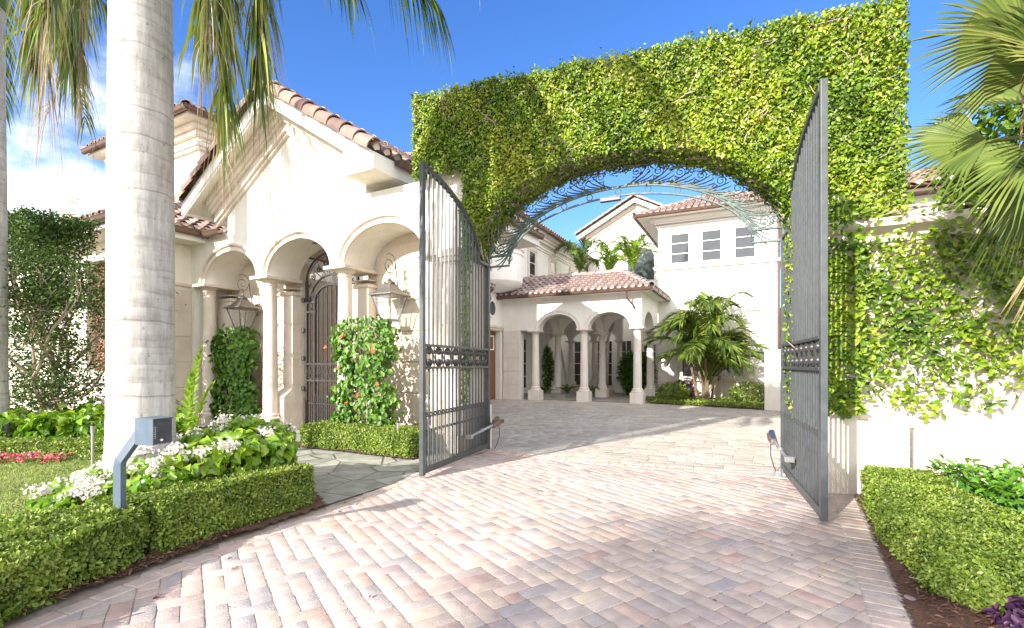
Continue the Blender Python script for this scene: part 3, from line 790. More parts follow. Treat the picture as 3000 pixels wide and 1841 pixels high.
# ---- gable roof
SL = atan2(GS, 1)
def rooftop(x, c): return 7.12 - abs(x-GC)*GS - c
rk = sorted({-4.42 + (5.92)*i/8 for i in range(9)} | {GC})
fb = MB(); fb.panel(rk, lambda x: rooftop(x, .02), lambda x: rooftop(x, .30), -.62, -.56)
fb.panel(rk, lambda x: rooftop(x, .30), lambda x: rooftop(x, .335), -.59, -.56)
fb.build('bargeboard', 'trim', F1)
sf = MB(); sf.panel(rk, lambda x: rooftop(x, .10), lambda x: rooftop(x, .22), -.56, .0)
sf.build('soffit', 'stucco', F1)
cz = MB(); rk2 = sorted({-3.98 + 4.72*i/8 for i in range(9)} | {GC})
cz.panel(rk2, lambda x: rooftop(x, .22), lambda x: rooftop(x, .35), -.33, -.001)
cz.panel(rk2, lambda x: rooftop(x, .35), lambda x: rooftop(x, .44), -.27, -.001)
cz.panel(rk2, lambda x: rooftop(x, .44), lambda x: rooftop(x, .50), -.20, -.001)
cz.panel(rk2, lambda x: rooftop(x, .50), lambda x: rooftop(x, .68), -.13, -.001)
cz.panel(rk2, lambda x: rooftop(x, .68), lambda x: rooftop(x, .74), -.07, -.001)
cz.build('raking_cornice', 'cast_stone', F1)
# boxed side eaves
eb = MB(); ez = rooftop(1.5, .30)
eb.prism_y([(.752, ez-.02), (1.49, ez-.02), (1.49, ez+.18), (.752, ez+.55)], -.558, 6.0)
eb.prism_y([(-3.662, ez-.02), (-4.41, ez-.02), (-4.41, ez+.18), (-3.662, ez+.55)], .15, 6.0)
eb.build('boxed_eave', 'stucco', F1)
fe = MB(); fe.box(1.492, 1.53, -.60, 6.0, ez-.02, ez+.26); fe.box(-4.45, -4.412, -.55, 6.0, ez+.02, ez+.26); fe.build('eave_fascia', 'trim', F1)
ln = (GC+4.42)/cos(SL)
dk = MB()
dk.add([(-4.45, -.58, rooftop(-4.45, .0)), (GC, -.58, rooftop(GC, .0)), (GC, 6, rooftop(GC, 0)), (-4.45, 6, rooftop(-4.45, 0))], [(0, 1, 2, 3)])
dk.add([(1.53, -.58, rooftop(1.53, .0)), (GC, -.58, rooftop(GC, .0)), (GC, 6, rooftop(GC, 0)), (1.53, 6, rooftop(1.53, 0))], [(3, 2, 1, 0)])
rf = dk.build('gable_roof', 'deck', F1)
tile_roof(rf, (-4.45, -.70, rooftop(-4.45, -.01)), (0, 1, 0), (cos(SL), 0, sin(SL)), 6.5, ln, pitch=.27, course=.40)
tile_roof(rf, (1.53, -.70, rooftop(1.53, -.01)), (0, 1, 0), (-cos(SL), 0, sin(SL)), 6.5, ln, pitch=.27, course=.40)
# verge tiles lapping over the bargeboard
vg = MB()
for sgn in (-1, 1):
    e = Vector((GC + sgn*2.99, -.62, rooftop(GC+2.99, -.015))); a = Vector((GC, -.62, rooftop(GC, -.015)))
    dv = a-e; n = 9; stp = dv/n; D = dv.normalized(); up = Vector((-D.z*0 - 0, 0, 0))
    side = Vector((0, -1, 0)); up = D.cross(side); up = up if up.z > 0 else -up
    for i in range(n):
        rv = random.random(); vs = []
        for (q, r, l) in ((e+stp*i-D*.03, .165, .035), (e+stp*(i+1)+D*.03, .14, .0)):
            for k in range(9):
                t = -.45 + 2.75*k/8
                vs.append(q + side*(r*cos(t)) + up*(l+r*sin(t)))
        fs = [(k, k+1, 10+k, 9+k) for k in range(8)]
        n0 = len(vs)
        for k in range(9):
            t = -.45+2.75*k/8; vs.append(e+stp*i-D*.03+side*(.143*cos(t))+up*(.035+.143*sin(t)))
        fs += [(k+1, k, n0+k, n0+k+1) for k in range(8)]
        vg.add(vs, fs, rv)
vg.build('verge_tiles', 'tile', rf, smooth=True, ang=60)
rt = MB(); ridge(rt, (GC, -.74, rooftop(GC, -.06)), (GC, 6, rooftop(GC, -.06)), r=.15); rt.build('ridge_tiles', 'tile', rf, smooth=True, ang=60)
gutter(F1, (1.62, -.1, ez+.22), (1.62, 6, ez+.22), (1, 0, 0), r=.07)

# ---- left wing with a hipped roof and a terracotta lattice
lw = MB()
lw.panel([-14, -7.3], lambda x: 4.45, lambda x: 0, -1.25, -.95)
lw.panel([-7.3, -6.2], lambda x: 4.45, lambda x: 4.0, -1.25, -.95)
lw.panel([-7.3, -6.2], lambda x: 1.35, lambda x: 0, -1.25, -.95)
lw.panel([-6.2, -5.2], lambda x: 4.45, lambda x: 0, -1.25, -.95)
lw.box(-5.5, -5.2, -.95, 3.5, 0, 4.45); lw.box(-14, -5.5, 3.2, 3.5, 0, 4.45)
lw.build('wing_wall', 'stucco', F1)
st = MB()
for z in (.62, 1.24, 1.86, 2.48, 3.06):
    st.box(-5.198, -5.17, -1.2, -.004, z-.295, z+.295)
st.box(-5.198, -5.14, -1.24, -.004, 3.42, 3.50)
st.build('stone_course', 'block_stone', F1, bevel=.012)
sr = MB(); sr.box(-7.46, -7.3, -1.33, -1.252, 1.2, 4.16); sr.box(-6.2, -6.04, -1.33, -1.252, 1.2, 4.16); sr.box(-7.3, -6.2, -1.33, -1.252, 4.0, 4.16); sr.box(-7.5, -6.0, -1.38, -1.252, 1.08, 1.2)
sr.build('lattice_surround', 'trim', F1, bevel=.008)
# lattice of half-round clay tiles
la = MB(); nx_, nz_ = 9, 21; px_, pz_ = 1.1/9, 2.65/21
for j in range(nz_):
    for i in range(nx_):
        x = -7.3 + (i+.5)*px_; z = 1.35 + j*pz_; up_ = 1 if (i+j) % 2 == 0 else -1
        vs = []; r1, r2 = px_*.5, px_*.5-.018
        zb_ = z + (.0 if up_ > 0 else pz_)
        for yy in (-1.15, -1.02):
            for rr in (r1, r2):
                for k in range(9):
                    a = pi*k/8; vs.append((x + rr*cos(a), yy, zb_ + up_*rr*1.0*sin(a)))
        fs = []
        for k in range(8):
            fs += [(k, k+1, 10+k, 9+k), (18+k+1, 18+k, 27+k, 28+k), (k+1, k, 18+k, 19+k), (9+k, 10+k, 28+k, 27+k)]
        la.add(vs, fs, random.random())
    la.box(-7.3, -6.2, -1.14, -1.03, 1.35+j*pz_-.006, 1.35+j*pz_+.006)
la.build('clay_lattice', 'terracotta', F1)
so = MB(); so.box(-14.6, -4.58, -1.83, 4.0, 4.452, 4.53); so.build('soffit', 'stucco', F1)
fa = MB(); fa.box(-14.6, -4.58, -1.87, -1.832, 4.44, 4.62); fa.box(-4.578, -4.54, -1.87, 4.0, 4.44, 4.62); fa.build('eave_fascia', 'trim', F1)
ev = 4.64; sl = .46; run = 2.9
dk = MB(); rz = ev + run*sl
dk.add([(-14.6, -1.9, ev), (-4.5, -1.9, ev), (-4.5-run, -1.9+run, rz), (-14.6, -1.9+run, rz)], [(0, 1, 2, 3)])
dk.add([(-4.5, -1.9, ev), (-4.5, 3.9, ev), (-4.5-run, -1.9+run, rz)], [(0, 1, 2)])
dk.add([(-14.6, 3.9, ev), (-4.5, 3.9, ev), (-4.5-run, -1.9+run, rz), (-14.6, -1.9+run, rz)], [(3, 2, 1, 0)])
wr_ = dk.build('wing_roof', 'deck', F1)
q = atan2(sl, 1); cq, sq = cos(q), sin(q)
tile_roof(wr_, (-14.6, -1.93, ev+.01), (1, 0, 0), (0, cq, sq), 10.1, run/cq, clip=lambda u, s: u < 10.1 - s*cq)
tile_roof(wr_, (-4.47, -1.93, ev+.01), (0, 1, 0), (-cq, 0, sq), 5.8, run/cq, clip=lambda u, s: s*cq < u < 5.8 - s*cq)
rt = MB(); ridge(rt, (-4.5, -1.9, ev+.03), (-4.5-run, -1.9+run, rz+.05), r=.14); ridge(rt, (-4.5-run, -1.9+run, rz+.05), (-14.6, -1.9+run, rz+.05), r=.14)
rt.build('ridge_tiles', 'tile', wr_, smooth=True, ang=60)
gutter(F1, (-14.6, -1.95, ev-.03), (-4.43, -1.95, ev-.03), (0, -1, 0)); gutter(F1, (-4.43, -2.0, ev-.03), (-4.43, -.02, ev-.03), (1, 0, 0))
gutter(F1, (-4.43, -.16, ev-.06), (-3.7, -.16, ev-.06), (0, -1, 0), brackets=False)
for x in (-12.35, -11.88):     # twin vent pots on the wing roof
    vp = MB(); vp.lathe([(.15, 5.3), (.15, 6.55), (.19, 6.57), (.19, 6.62), (.13, 6.64), (.13, 6.70), (.21, 6.72), (.20, 6.76), (.07, 6.90), (.07, 6.96)], x, .0, 18)
    vp.build('vent_pot', 'trim', wr_, smooth=True, ang=30)

# ---- tower
tw = MB(); tw.box(-11.7, -7.1, 1.25, 5.6, 4.5, 8.05); tw.build('tower_wall', 'stucco_white', F1)
tc = MB()
for (p, z0, z1) in ((.10, 7.72, 7.80), (.16, 7.80, 7.92), (.10, 7.98, 8.06), (.22, 8.06, 8.20), (.34, 8.20, 8.34)):
    tc.box(-11.7-p, -7.1+p, 1.25-p, 5.6+p, z0, z1+.002)
tc.build('tower_cornice', 'stucco', F1, bevel=.01)
tsf = MB(); tsf.box(-12.35, -6.47, .6, 6.2, 8.342, 8.42); tsf.build('tower_soffit', 'stucco', F1)
ev = 8.5; ex0, ex1, ey0, ey1 = -12.4, -6.43, .55, 6.25; cx_, cy_ = (ex0+ex1)/2, (ey0+ey1)/2; tsl = .36; run = (ey1-ey0)/2; rz = ev+run*tsl
dk = MB(); A, B, C_, D = (ex0, ey0, ev), (ex1, ey0, ev), (ex1, ey1, ev), (ex0, ey1, ev); r0, r1 = (ex0+run, cy_, rz), (ex1-run, cy_, rz)
dk.add([A, B, C_, D, r0, r1], [(0, 1, 5, 4), (1, 2, 5), (2, 3, 4, 5), (3, 0, 4), (3, 2, 1, 0)])
trf = dk.build('tower_roof', 'deck', F1)
q = atan2(tsl, 1); cq, sq = cos(q), sin(q)
tile_roof(trf, (ex0, ey0-.03, ev+.01), (1, 0, 0), (0, cq, sq), ex1-ex0, run/cq, clip=lambda u, s: s*cq < u < (ex1-ex0) - s*cq)
tile_roof(trf, (ex1+.03, ey0, ev+.01), (0, 1, 0), (-cq, 0, sq), ey1-ey0, run/cq, clip=lambda u, s: s*cq < u < (ey1-ey0) - s*cq)
rt = MB(); ridge(rt, B, r1, r=.14); ridge(rt, A, r0, r=.14); ridge(rt, C_, r1, r=.14); rt.build('ridge_tiles', 'tile', trf, smooth=True, ang=60)
gutter(F1, (ex0, ey0-.05, ev-.04), (ex1+.07, ey0-.05, ev-.04), (0, -1, 0)); gutter(F1, (ex1+.05, ey0-.1, ev-.04), (ex1+.05, ey1, ev-.04), (1, 0, 0))

# ================================================================== PEDESTRIAN GATE
pg = thing('pedestrian_gate', 'narrow dark iron gate with scrolled arch top in the middle arch of the gatehouse', 'gate', F1.matrix_basis @ Vector((-1.18, .86, 0)), radians(-29))
W = .84; ga, gb, gs = .84, .62, SPR-.02
fr = MB()
fr.box(-W, -W+.05, -.03, .03, 0.02, gs); fr.box(W-.05, W, -.03, .03, 0.02, gs)
fr.sweep_arch(0, gs, ga, gb, [(-.03, -.02), (0, -.02), (0, .02), (-.03, .02), (-.03, -.02)], n=24)
fr.box(-W+.05, W-.05, -.02, .02, .05, .10); fr.box(-.56, -.52, -.03, .03, .10, 2.95); fr.box(.52, .56, -.03, .03, .10, 2.95)
fr.sweep_arch(0, 2.95, .56, .38, [(-.04, -.03), (0, -.03), (0, .03), (-.04, .03), (-.04, -.03)], n=20)
fr.sweep_arch(0, 2.95, .72, .60, [(-.03, -.025), (0, -.025), (0, .025), (-.03, .025), (-.03, -.025)], n=20)
fr.box(-W+.05, -.50, -.025, .025, 2.70, 2.74); fr.box(.50, W-.05, -.025, .025, 2.70, 2.74); fr.box(-W+.05, -.50, -.025, .025, 2.92, 2.96); fr.box(.50, W-.05, -.025, .025, 2.92, 2.96)
for z in (1.12, 1.50): fr.box(-W+.05, W-.05, -.022, .022, z, z+.035)
fr.build('frame', 'iron_dark', pg)
for i in range(11):
    x = -W+.05 + (i+.5)*(2*W-.1)/11
    if abs(abs(x)-.54) < .035: continue
    tp = 2.95+.37*sqrt(max(0, 1-(x/.54)**2)) if abs(x) < .5 else 2.70
    b = MB(); b.box(x-.012, x+.012, -.012, .012, .10, tp); b.build('bar', 'iron_dark', pg)
def spiral_pts(cx, cz, r0, turns, a0, sgn, r1=.15, n=22, y=0.0):
    return [(cx + r0*(1-(1-r1)*i/n)*cos(a0+sgn*2*pi*turns*i/n), y, cz + r0*(1-(1-r1)*i/n)*sin(a0+sgn*2*pi*turns*i/n)) for i in range(n+1)]
sc = MB()
for i in range(7):
    sc = MB(); x = -W+.16 + i*(2*W-.32)/6
    sc.tube([(x + .10*cos(2*pi*k/16), 0, 1.327 + .165*sin(2*pi*k/16)) for k in range(16)], .011, 4, closed=True)
    for s in (-1, 1): sc.tube(spiral_pts(x+s*.045, 1.327, .05, 1.2, pi/2, s, n=14), .008, 4)
    sc.build('scroll_ring', 'iron_dark', pg, smooth=True)
sc = MB()
for i in range(12):
    x = -W+.05 + (i)*(2*W-.1)/11
    if 0 < i < 11:
        sc.tube([(x + .024*cos(2*pi*k/10), -.01, .80 + .03*sin(2*pi*k/10)) for k in range(10)], .007, 4, closed=True)
        sc.box(x-.008, x+.008, -.008, .008, .10, .78)
sc.box(-.78, .78, -.008, .008, .60, .62); sc.build('pickets', 'iron_dark', pg)
for s in (-1, 1):
    sc = MB()
    sc.tube([(s*.76*cos(a_*.1), 0, gs-.02+.56*sin(a_*.1)) for a_ in range(0, 16)], .008, 4)
    for (cx, cz, r) in ((.66, 3.10, .075), (.70, 3.32, .07), (.60, 3.52, .08), (.42, 3.68, .07), (.18, 3.82, .08), (.68, 2.83, .06)):
        sc.tube(spiral_pts(s*cx, cz, r, 1.5, pi/2, s, n=20), .012, 5)
    for k in range(5):
        a0 = .25+k*.28
        sc.tube([(s*(.6*cos(a0)*f + .02), 0, 3.30+.70*sin(a0)*f*(.85+.15*f)) for f in (.15, .5, .8, 1.05)], [.006, .014, .012, .005], 5)
    sc.build('scrollwork', 'iron_dark', pg, smooth=True)
for z in (.95, 1.65, 2.3, 3.0):
    h = MB(); h.lathe([(.03, z-.05), (.045, z-.04), (.045, z+.04), (.03, z+.05)], -W-.03, -.05, 12); h.build('hinge', 'iron_dark', pg, smooth=True)

# ================================================================== LANTERNS
def lantern(name, label, lx, group):
    o = thing(name, label, 'lantern', F1.matrix_basis @ Vector((lx, .40, 2.33)), radians(-29), group)
    H, wb, wt = .52, .12, .245
    fr = MB()
    for sx in (-1, 1):
        for sy in (-1, 1): fr.tube([(sx*wb, sy*wb, .05), (sx*wt, sy*wt, H)], .013, 4)
    for (h, z) in ((wb, .05), (wt, H)):
        c = [(-h, -h, z), (h, -h, z), (h, h, z), (-h, h, z)]
        for i in range(4): fr.tube([c[i], c[(i+1) % 4]], .014, 4)
    fr.box(-wb-.02, wb+.02, -wb-.02, wb+.02, .015, .04); fr.lathe([(.02, -.05), (.05, -.01), (.05, .015)], 0, 0, 12)
    fr.build('frame', 'lamp_metal', o)
    g = MB(); g.add([(-wb, -wb, .055), (wb, -wb, .055), (wb, wb, .055), (-wb, wb, .055), (-wt, -wt, H-.01), (wt, -wt, H-.01), (wt, wt, H-.01), (-wt, wt, H-.01)], [(0, 1, 5, 4), (1, 2, 6, 5), (2, 3, 7, 6), (3, 0, 4, 7)])
    g.build('glass', 'lamp_glass', o)
    r = MB(); prev = None; seq = [(wt+.055, H), (wt+.05, H+.02), (.20, H+.08), (.125, H+.17), (.085, H+.24)]
    vs = []; fs = []
    for h, z in seq: vs += [(-h, -h, z), (h, -h, z), (h, h, z), (-h, h, z)]
    for i in range(len(seq)-1):
        for k in range(4): fs.append((4*i+k, 4*i+(k+1) % 4, 4*i+4+(k+1) % 4, 4*i+4+k))
    fs += [(3, 2, 1, 0), tuple(4*(len(seq)-1)+k for k in range(4))]
    r.add(vs, fs); r.lathe([(.11, H+.24), (.11, H+.27), (.06, H+.30), (.025, H+.33), (.02, H+.36)], 0, 0, 16)
    r.build('lamp_roof', 'lamp_metal', o, smooth=True, ang=25)
    c = MB()
    for i, z in enumerate((H+.385, H+.44)):
        c.tube([((.028*cos(2*pi*k/10), 0, z+.034*sin(2*pi*k/10)) if i % 2 else (0, .028*cos(2*pi*k/10), z+.034*sin(2*pi*k/10))) for k in range(10)], .006, 4, closed=True)
    c.build('chain', 'lamp_metal', o)
    b = MB(); cz = H+.60
    b.tube([(.0, a, z) for a, z in [(r_*cos(t), cz + r_*sin(t)) for t, r_ in [(-pi*.5 - 2*pi*1.3*(1-i/26.0), .035+.115*(i/26.0)) for i in range(27)]]][:27], .011, 5)
    b.tube([(0, 0, cz-.15), (0, .08, cz-.13), (0, .145, cz-.03)], .011, 5)
    b.tube([(0, .145, cz-.03), (0, .16, cz+.1), (0, .10, cz+.2), (0, .0, cz+.235), (0, -.08, cz+.20)], .011, 5)
    b.tube([(0, .16, cz+.08), (0, .21, cz-.25), (0, .27, cz-.55), (0, .37, cz-.62)], .013, 5)
    b.box(-.05, .05, .35, .368, cz-.75, cz-.45)
    b.build('bracket', 'lamp_metal', o, smooth=True, ang=50)
    bulb = MB(); bulb.lathe([(.02, .06), (.022, .2), (.016, .21), (.02, .28), (.004, .33)], 0, 0, 10); bulb.build('candle_bulb', 'white_plastic', o, smooth=True)
    return o
lantern('wall_lantern', 'large four sided lantern hanging from a scroll bracket above the red flowering vine', .98, 'lanterns in the gatehouse arches')
lantern('wall_lantern', 'smaller looking lantern in the far left arch above the plain green vine', -3.72, 'lanterns in the gatehouse arches')

# ================================================================== GATE WALL + IVY
L0 = (-.41, 8.7, 0.0)
GW = thing('gate_wall', 'tall arched driveway gateway wall buried under ivy', 'wall', L0, AX)
OC, OA, OB, OS = 2.27, 2.32, 1.40, 3.22
def gtop(t): return 6.10 - .06*(t+1.1)
gbot = ellipse_bottom([OC], OA, OB, OS)
mb = MB()
mb.panel([-1.05, -.3, -.16], lambda x: gtop(x), lambda x: 4.95, -.52, .12)
mb.panel([-.16, -.05], gtop, lambda x: 0, -.52, .12)
mb.panel(arch_xs(-.05, 4.59, [OC], OA), gtop, gbot, -.52, .12)
mb.panel([4.59, 5.15, 5.66], gtop, lambda x: 0, -.52, .12)
mb.build('masonry', 'garden_wall', GW)
pb = MB(); pb.box(-.2, -.09, -.1, .30, 0, .78); pb.build('pier_base', 'stucco_white', GW, bevel=.01)

IV = thing('ivy', 'dense glossy ivy covering the whole gateway wall and arch, clipped square at the top', 'ivy', L0, AX)
def ivy_front(n):
    t = rng.uniform(-1.15, 5.72, n); z = rng.uniform(.8, 6.3, n)
    b = np.array([gbot(x) if -.05 < x < 4.59 else (4.75 if x < -.16 else .9) for x in t])
    k = (z > b - .04) & (z < gtop(t)+.03)
    t, z = t[k], z[k]
    # thin the ivy low on the right, and leave gaps showing stems and stone
    g = lump(t*1.0, z, 1.1, 3.0) + .5*lump(t, z, 3.1, 1.0)
    keep = rng.uniform(0, 1, len(t)) < np.where(z < 3.6, .72, 1.0)*np.clip(1.0 - .75*np.clip(g-.30, 0, 1), .28, 1)
    t, z = t[keep], z[keep]
    y = -.58 - .10*np.clip(lump(t, z, 1.3, 4.0)+.3, 0, 1.2) - rng.uniform(-.06, .06, len(t))
    edge = np.clip((np.array([gbot(x) if -.05 < x < 4.59 else -9 for x in t]) + .25 - z)/.25, 0, 1)
    y += edge*.02
    return np.stack([t, y, z], 1)
P1 = ivy_front(165000); N1 = np.tile([0, -1., .25], (len(P1), 1))
n = 2600; t = rng.uniform(-1.15, 5.75, n); P2 = np.stack([t, rng.uniform(-.62, .2, n), gtop(t) + .04 + .05*lump(t, t, 2.0) + np.abs(rng.normal(0, .05, n))], 1); N2 = np.tile([0, -.3, 1.], (n, 1))
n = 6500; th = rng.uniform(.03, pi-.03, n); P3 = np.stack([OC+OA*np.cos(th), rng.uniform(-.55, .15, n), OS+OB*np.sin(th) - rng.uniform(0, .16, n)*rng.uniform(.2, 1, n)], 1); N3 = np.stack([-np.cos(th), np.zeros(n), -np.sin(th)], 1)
n = 1500; P4 = np.stack([np.full(n, 5.70)+rng.uniform(-.03, .07, n), rng.uniform(-.6, .15, n), rng.uniform(3.2, 5.75, n)], 1); N4 = np.tile([1., -.2, .1], (n, 1))
n = 1200; P5 = np.stack([np.full(n, -1.08)+rng.uniform(-.08, .03, n), rng.uniform(-.6, .15, n), rng.uniform(4.75, 6.15, n)], 1); N5 = np.tile([-1., -.2, .1], (n, 1))
n = 1300; P6 = np.stack([4.6+rng.uniform(-.06, .03, n), rng.uniform(-.55, .15, n), rng.uniform(1.0, 3.3, n)], 1); N6 = np.tile([-1., -.3, .1], (n, 1))
P = np.concatenate([P1, P2, P3, P4, P5, P6]); NN = np.concatenate([N1, N2, N3, N4, N5, N6])
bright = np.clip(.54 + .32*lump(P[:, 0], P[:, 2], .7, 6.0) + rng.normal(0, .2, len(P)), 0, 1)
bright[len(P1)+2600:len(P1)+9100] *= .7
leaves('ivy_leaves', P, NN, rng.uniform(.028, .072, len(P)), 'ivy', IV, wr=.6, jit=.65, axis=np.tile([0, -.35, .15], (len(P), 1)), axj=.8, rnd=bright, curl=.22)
sm = MB()
for _ in range(240):
    t0 = random.uniform(-1.0, 5.5); z0 = random.uniform(1.2, 6.0)
    if t0 < -.1: z0 = random.uniform(4.9, 6.0)
    pts = []; a = random.uniform(.2, 2.6)
    for k in range(8):
        if -.05 < t0 < 4.59 and z0 < gbot(t0): break
        if z0 > gtop(t0) or t0 > 5.7 or t0 < -1.1: break
        pts.append((t0, -.60 - .05*random.random(), z0)); a += random.gauss(0, .4); t0 += .13*cos(a); z0 += .11*sin(a)
    if len(pts) > 2: sm.tube(pts, [random.uniform(.004, .009)*(1-.6*i/len(pts)) for i in range(len(pts))], 5)
for k in range(60):
    th = random.uniform(.1, pi-.1); y0 = random.uniform(-.5, 0)
    sm.tube([(OC+(OA-.05)*cos(th+.05*j), y0+.07*j+random.gauss(0, .02), OS+(OB-.05)*sin(th+.05*j)) for j in range(5)], .009, 5)
for k in range(26):
    t0 = random.uniform(-1, 5.0); L_ = random.uniform(.4, 1.0)
    sm.tube([(t0+L_*j/5, random.uniform(-.55, -.45), gtop(t0+L_*j/5)+random.uniform(-.02, .06)) for j in range(6)], .009, 5)
sm.build('stems', 'vinewood', IV)

# ---- garden wall right of the gate
RW = thing('garden_wall', 'pale stone garden wall with moulded coping and plinth right of the driveway gate', 'wall', L0, AX)
rw = MB(); rw.box(4.72, 5.25, -.86, -.522, 0, .86); rw.box(4.74, 5.23, -.84, -.522, .86, 3.0)
rw.box(5.25, 10, -.72, -.3, .86, 2.95); rw.build('masonry', 'garden_wall', RW)
pn = MB()
pn.box(5.25, 5.72, -.80, -.722, 0, .80); pn.box(5.76, 7.6, -.785, -.722, 0, .80); pn.box(7.64, 10, -.80, -.722, 0, .80)
pn.prism_x([(-.80, .80), (-.722, .86), (-.722, .80)], 5.25, 10)
pn.build('plinth', 'garden_wall', RW, bevel=.008)
cs = MB()
for z in (1.25, 1.68, 2.11, 2.54): cs.box(5.26, 10, -.732, -.722, z, z+.41)
cs.build('stone_course', 'garden_wall', RW, bevel=.006)
cp = MB()
prof = [(-.76, 2.90), (-.78, 2.94), (-.78, 2.98), (-.86, 3.02), (-.92, 3.05), (-.94, 3.09), (-.93, 3.13), (-.88, 3.155), (-.15, 3.155), (-.15, 2.90)]
cp.prism_x(prof, 4.7, 10); cp.build('coping', 'cast_stone', RW, smooth=True, ang=30)

IW = thing('wall_ivy', 'looser ivy with bare stems climbing the garden wall right of the gate', 'ivy', L0, AX)
n = 19000
t = rng.uniform(4.72, 9.2, n); z = rng.uniform(.84, 3.35, n)
cov = .72 - .5*np.clip((1.85 + .25*np.sin(t*3.1) - z)/.9, 0, 1) - .5*np.clip(lump(t, z, 1.6, 2.0)+.15, 0, 1)
cov = np.where(t < 5.25, 1.0, cov); cov = np.where((z > 2.93) & (z < 3.16), cov*.25, cov)
cov = np.where((t > 5.3) & (z > 3.16), .16 + .3*np.clip(t-6.3, 0, 1), cov)
lowcut = np.where(t < 5.25, .92, .98 + .10*np.sin(t*5.0) + np.clip(t-6.6, 0, 2)*.25)
k = (rng.uniform(0, 1, n) < cov) & (z > lowcut); t, z = t[k], z[k]
y = np.where(t < 5.25, -.90, -.79) - rng.uniform(0, .08, len(t)) - np.where(z > 2.9, .14, 0)
P = np.stack([t, y, z], 1)
leaves('ivy_leaves', P, np.tile([0, -1., .3], (len(P), 1)), rng.uniform(.05, .095, len(P)), 'ivy', IW, wr=.55, jit=.55, axis=np.tile([.2, -.3, .2], (len(P), 1)), axj=.8, rnd=np.clip(.42+.3*lump(t, z, .9, 1.0)+rng.normal(0, .18, len(P)), 0, 1))
sm = MB()
for _ in range(120):
    t0 = random.uniform(4.8, 9); z0 = random.uniform(1.0, 3.0); a = random.uniform(.3, 2.8); pts = []
    for k in range(9):
        if z0 > 2.9: break
        pts.append((t0, -.87 if t0 < 5.25 else -.748, z0)); a += random.gauss(0, .35); t0 += .12*cos(a); z0 += .11*sin(a)
    if len(pts) > 2: sm.tube(pts, [.010*(1-.6*i/len(pts)) for i in range(len(pts))], 5)
for _ in range(5):
    t0 = random.uniform(5.2, 6.6)
    sm.tube([(t0+.08*j, -.85+random.gauss(0, .04), 3.18+random.uniform(0, .06)) for j in range(8)], .016, 6)
sm.build('stems', 'vinewood', IW)

SB = thing('ivy_shrub', 'dark overgrown ivy shrub rising above the garden wall coping behind the fan palm', 'shrub', gate_pt(7.3, -.35, 3.0), AX)
Pa, Na = blob_leaves((0, 0, .6), (1.25, .45, 1.1), 5200); Pb, Nb = blob_leaves((-.9, .05, .12), (.55, .3, .35), 700)
P = np.concatenate([Pa, Pb]); NN = np.concatenate([Na, Nb])
leaves('foliage', P, NN, rng.uniform(.06, .12, len(P)), 'ivy', SB, wr=.55, jit=.6, rnd=np.clip(rng.normal(.22, .18, len(P)), 0, 1))
br = MB()
for k in range(26):
    a = random.uniform(0, 2*pi); br.tube([(.5*cos(a), .1*sin(a), .0), (.7*cos(a), .2*sin(a), .5), (1.0*cos(a), .3*sin(a), .5+random.uniform(.2, 1))], [.02, .014, .006], 5)
br.build('branches', 'vinewood', SB)

# ================================================================== DRIVEWAY GATES
GWD = 2.30
def ghead(x):
    return 3.20 if x < .42 else 3.22 + .92*sqrt(max(0.0, 1-((GWD-x)/1.90)**2))
def gate_leaf(label, loc, rot, side):
    o = thing('driveway_gate', label, 'gate', loc, rot, 'driveway gate leaves')
    f = MB()
    f.box(0, .07, -.035, .035, .04, 3.24); f.box(GWD-.075, GWD, -.03, .03, .04, ghead(GWD)+.03)
    f.box(.07, GWD-.085, -.03, .03, .06, .15)
    xs = sorted({.42+1.80*(i/24)**1.6 for i in range(25)} | {GWD-.085})
    f.panel([x for x in xs if x <= GWD-.084], lambda x: ghead(x)+.02, lambda x: ghead(x)-.045 if x > .45 else 3.20, -.03, .03)
    f.box(.07, .42, -.03, .03, 3.20, 3.245)
    for z in (1.46, 1.76): f.box(.07, GWD-.085, -.032, .032, z-.018, z+.018)
    f.build('frame', 'iron', o, bevel=.004)
    nb = 17
    for i in range(nb):
        x = .07 + (i+1)*(GWD-.155)/(nb+1)
        b = MB(); b.box(x-.0115, x+.0115, -.0115, .0115, 1.778, ghead(x)-.03); b.box(x-.0115, x+.0115, -.0115, .0115, .15, 1.442)
        b.build('bar', 'iron', o)
    for i in range(nb+1):
        x = .07 + (i+.5)*(GWD-.155)/(nb+1)
        b = MB(); b.box(x-.0055, x+.0055, -.0055, .0055, .15, .80); b.box(x-.011, x+.011, -.011, .011, .60, .635)
        b.tube([(x+.026*cos(2*pi*k/12), 0, .83+.03*sin(2*pi*k/12)) for k in range(12)], .010, 5, closed=True)
        b.build('picket', 'iron_dark', o)
    bd = MB()
    m = 8; pw = (GWD-.155)/m
    for i in range(m):
        x = .07+(i+.5)*pw
        bd.tube([(x+.105*cos(2*pi*k/20), 0, 1.61+.125*sin(2*pi*k/20)) for k in range(20)], .016, 5, closed=True)
        for s in (-1, 1):
            bd.tube([(x+s*pw*.5, 0, 1.48), (x+s*pw*.44, 0, 1.55), (x+s*pw*.33, 0, 1.61), (x+s*pw*.44, 0, 1.67), (x+s*pw*.5, 0, 1.74)], .010, 4)
            bd.sphere((x, -.0, 1.61+s*.068), .043, 9, 6)
    bd.build('ornament_band', 'iron_dark', o, smooth=True)
    hg = MB()
    for z in (.35, 2.6): hg.lathe([(.028, z), (.028, z+.14)], -.03, 0, 10)
    hg.box(-.09, -.03, -.02, .02, .40, .46); hg.box(-.09, -.03, -.02, .02, 2.64, 2.70)
    hg.build('hinge', 'iron_dark', o)
    return o
LGROT = atan2(-2.32, -.84); RGROT = atan2(-2.18, -.80)
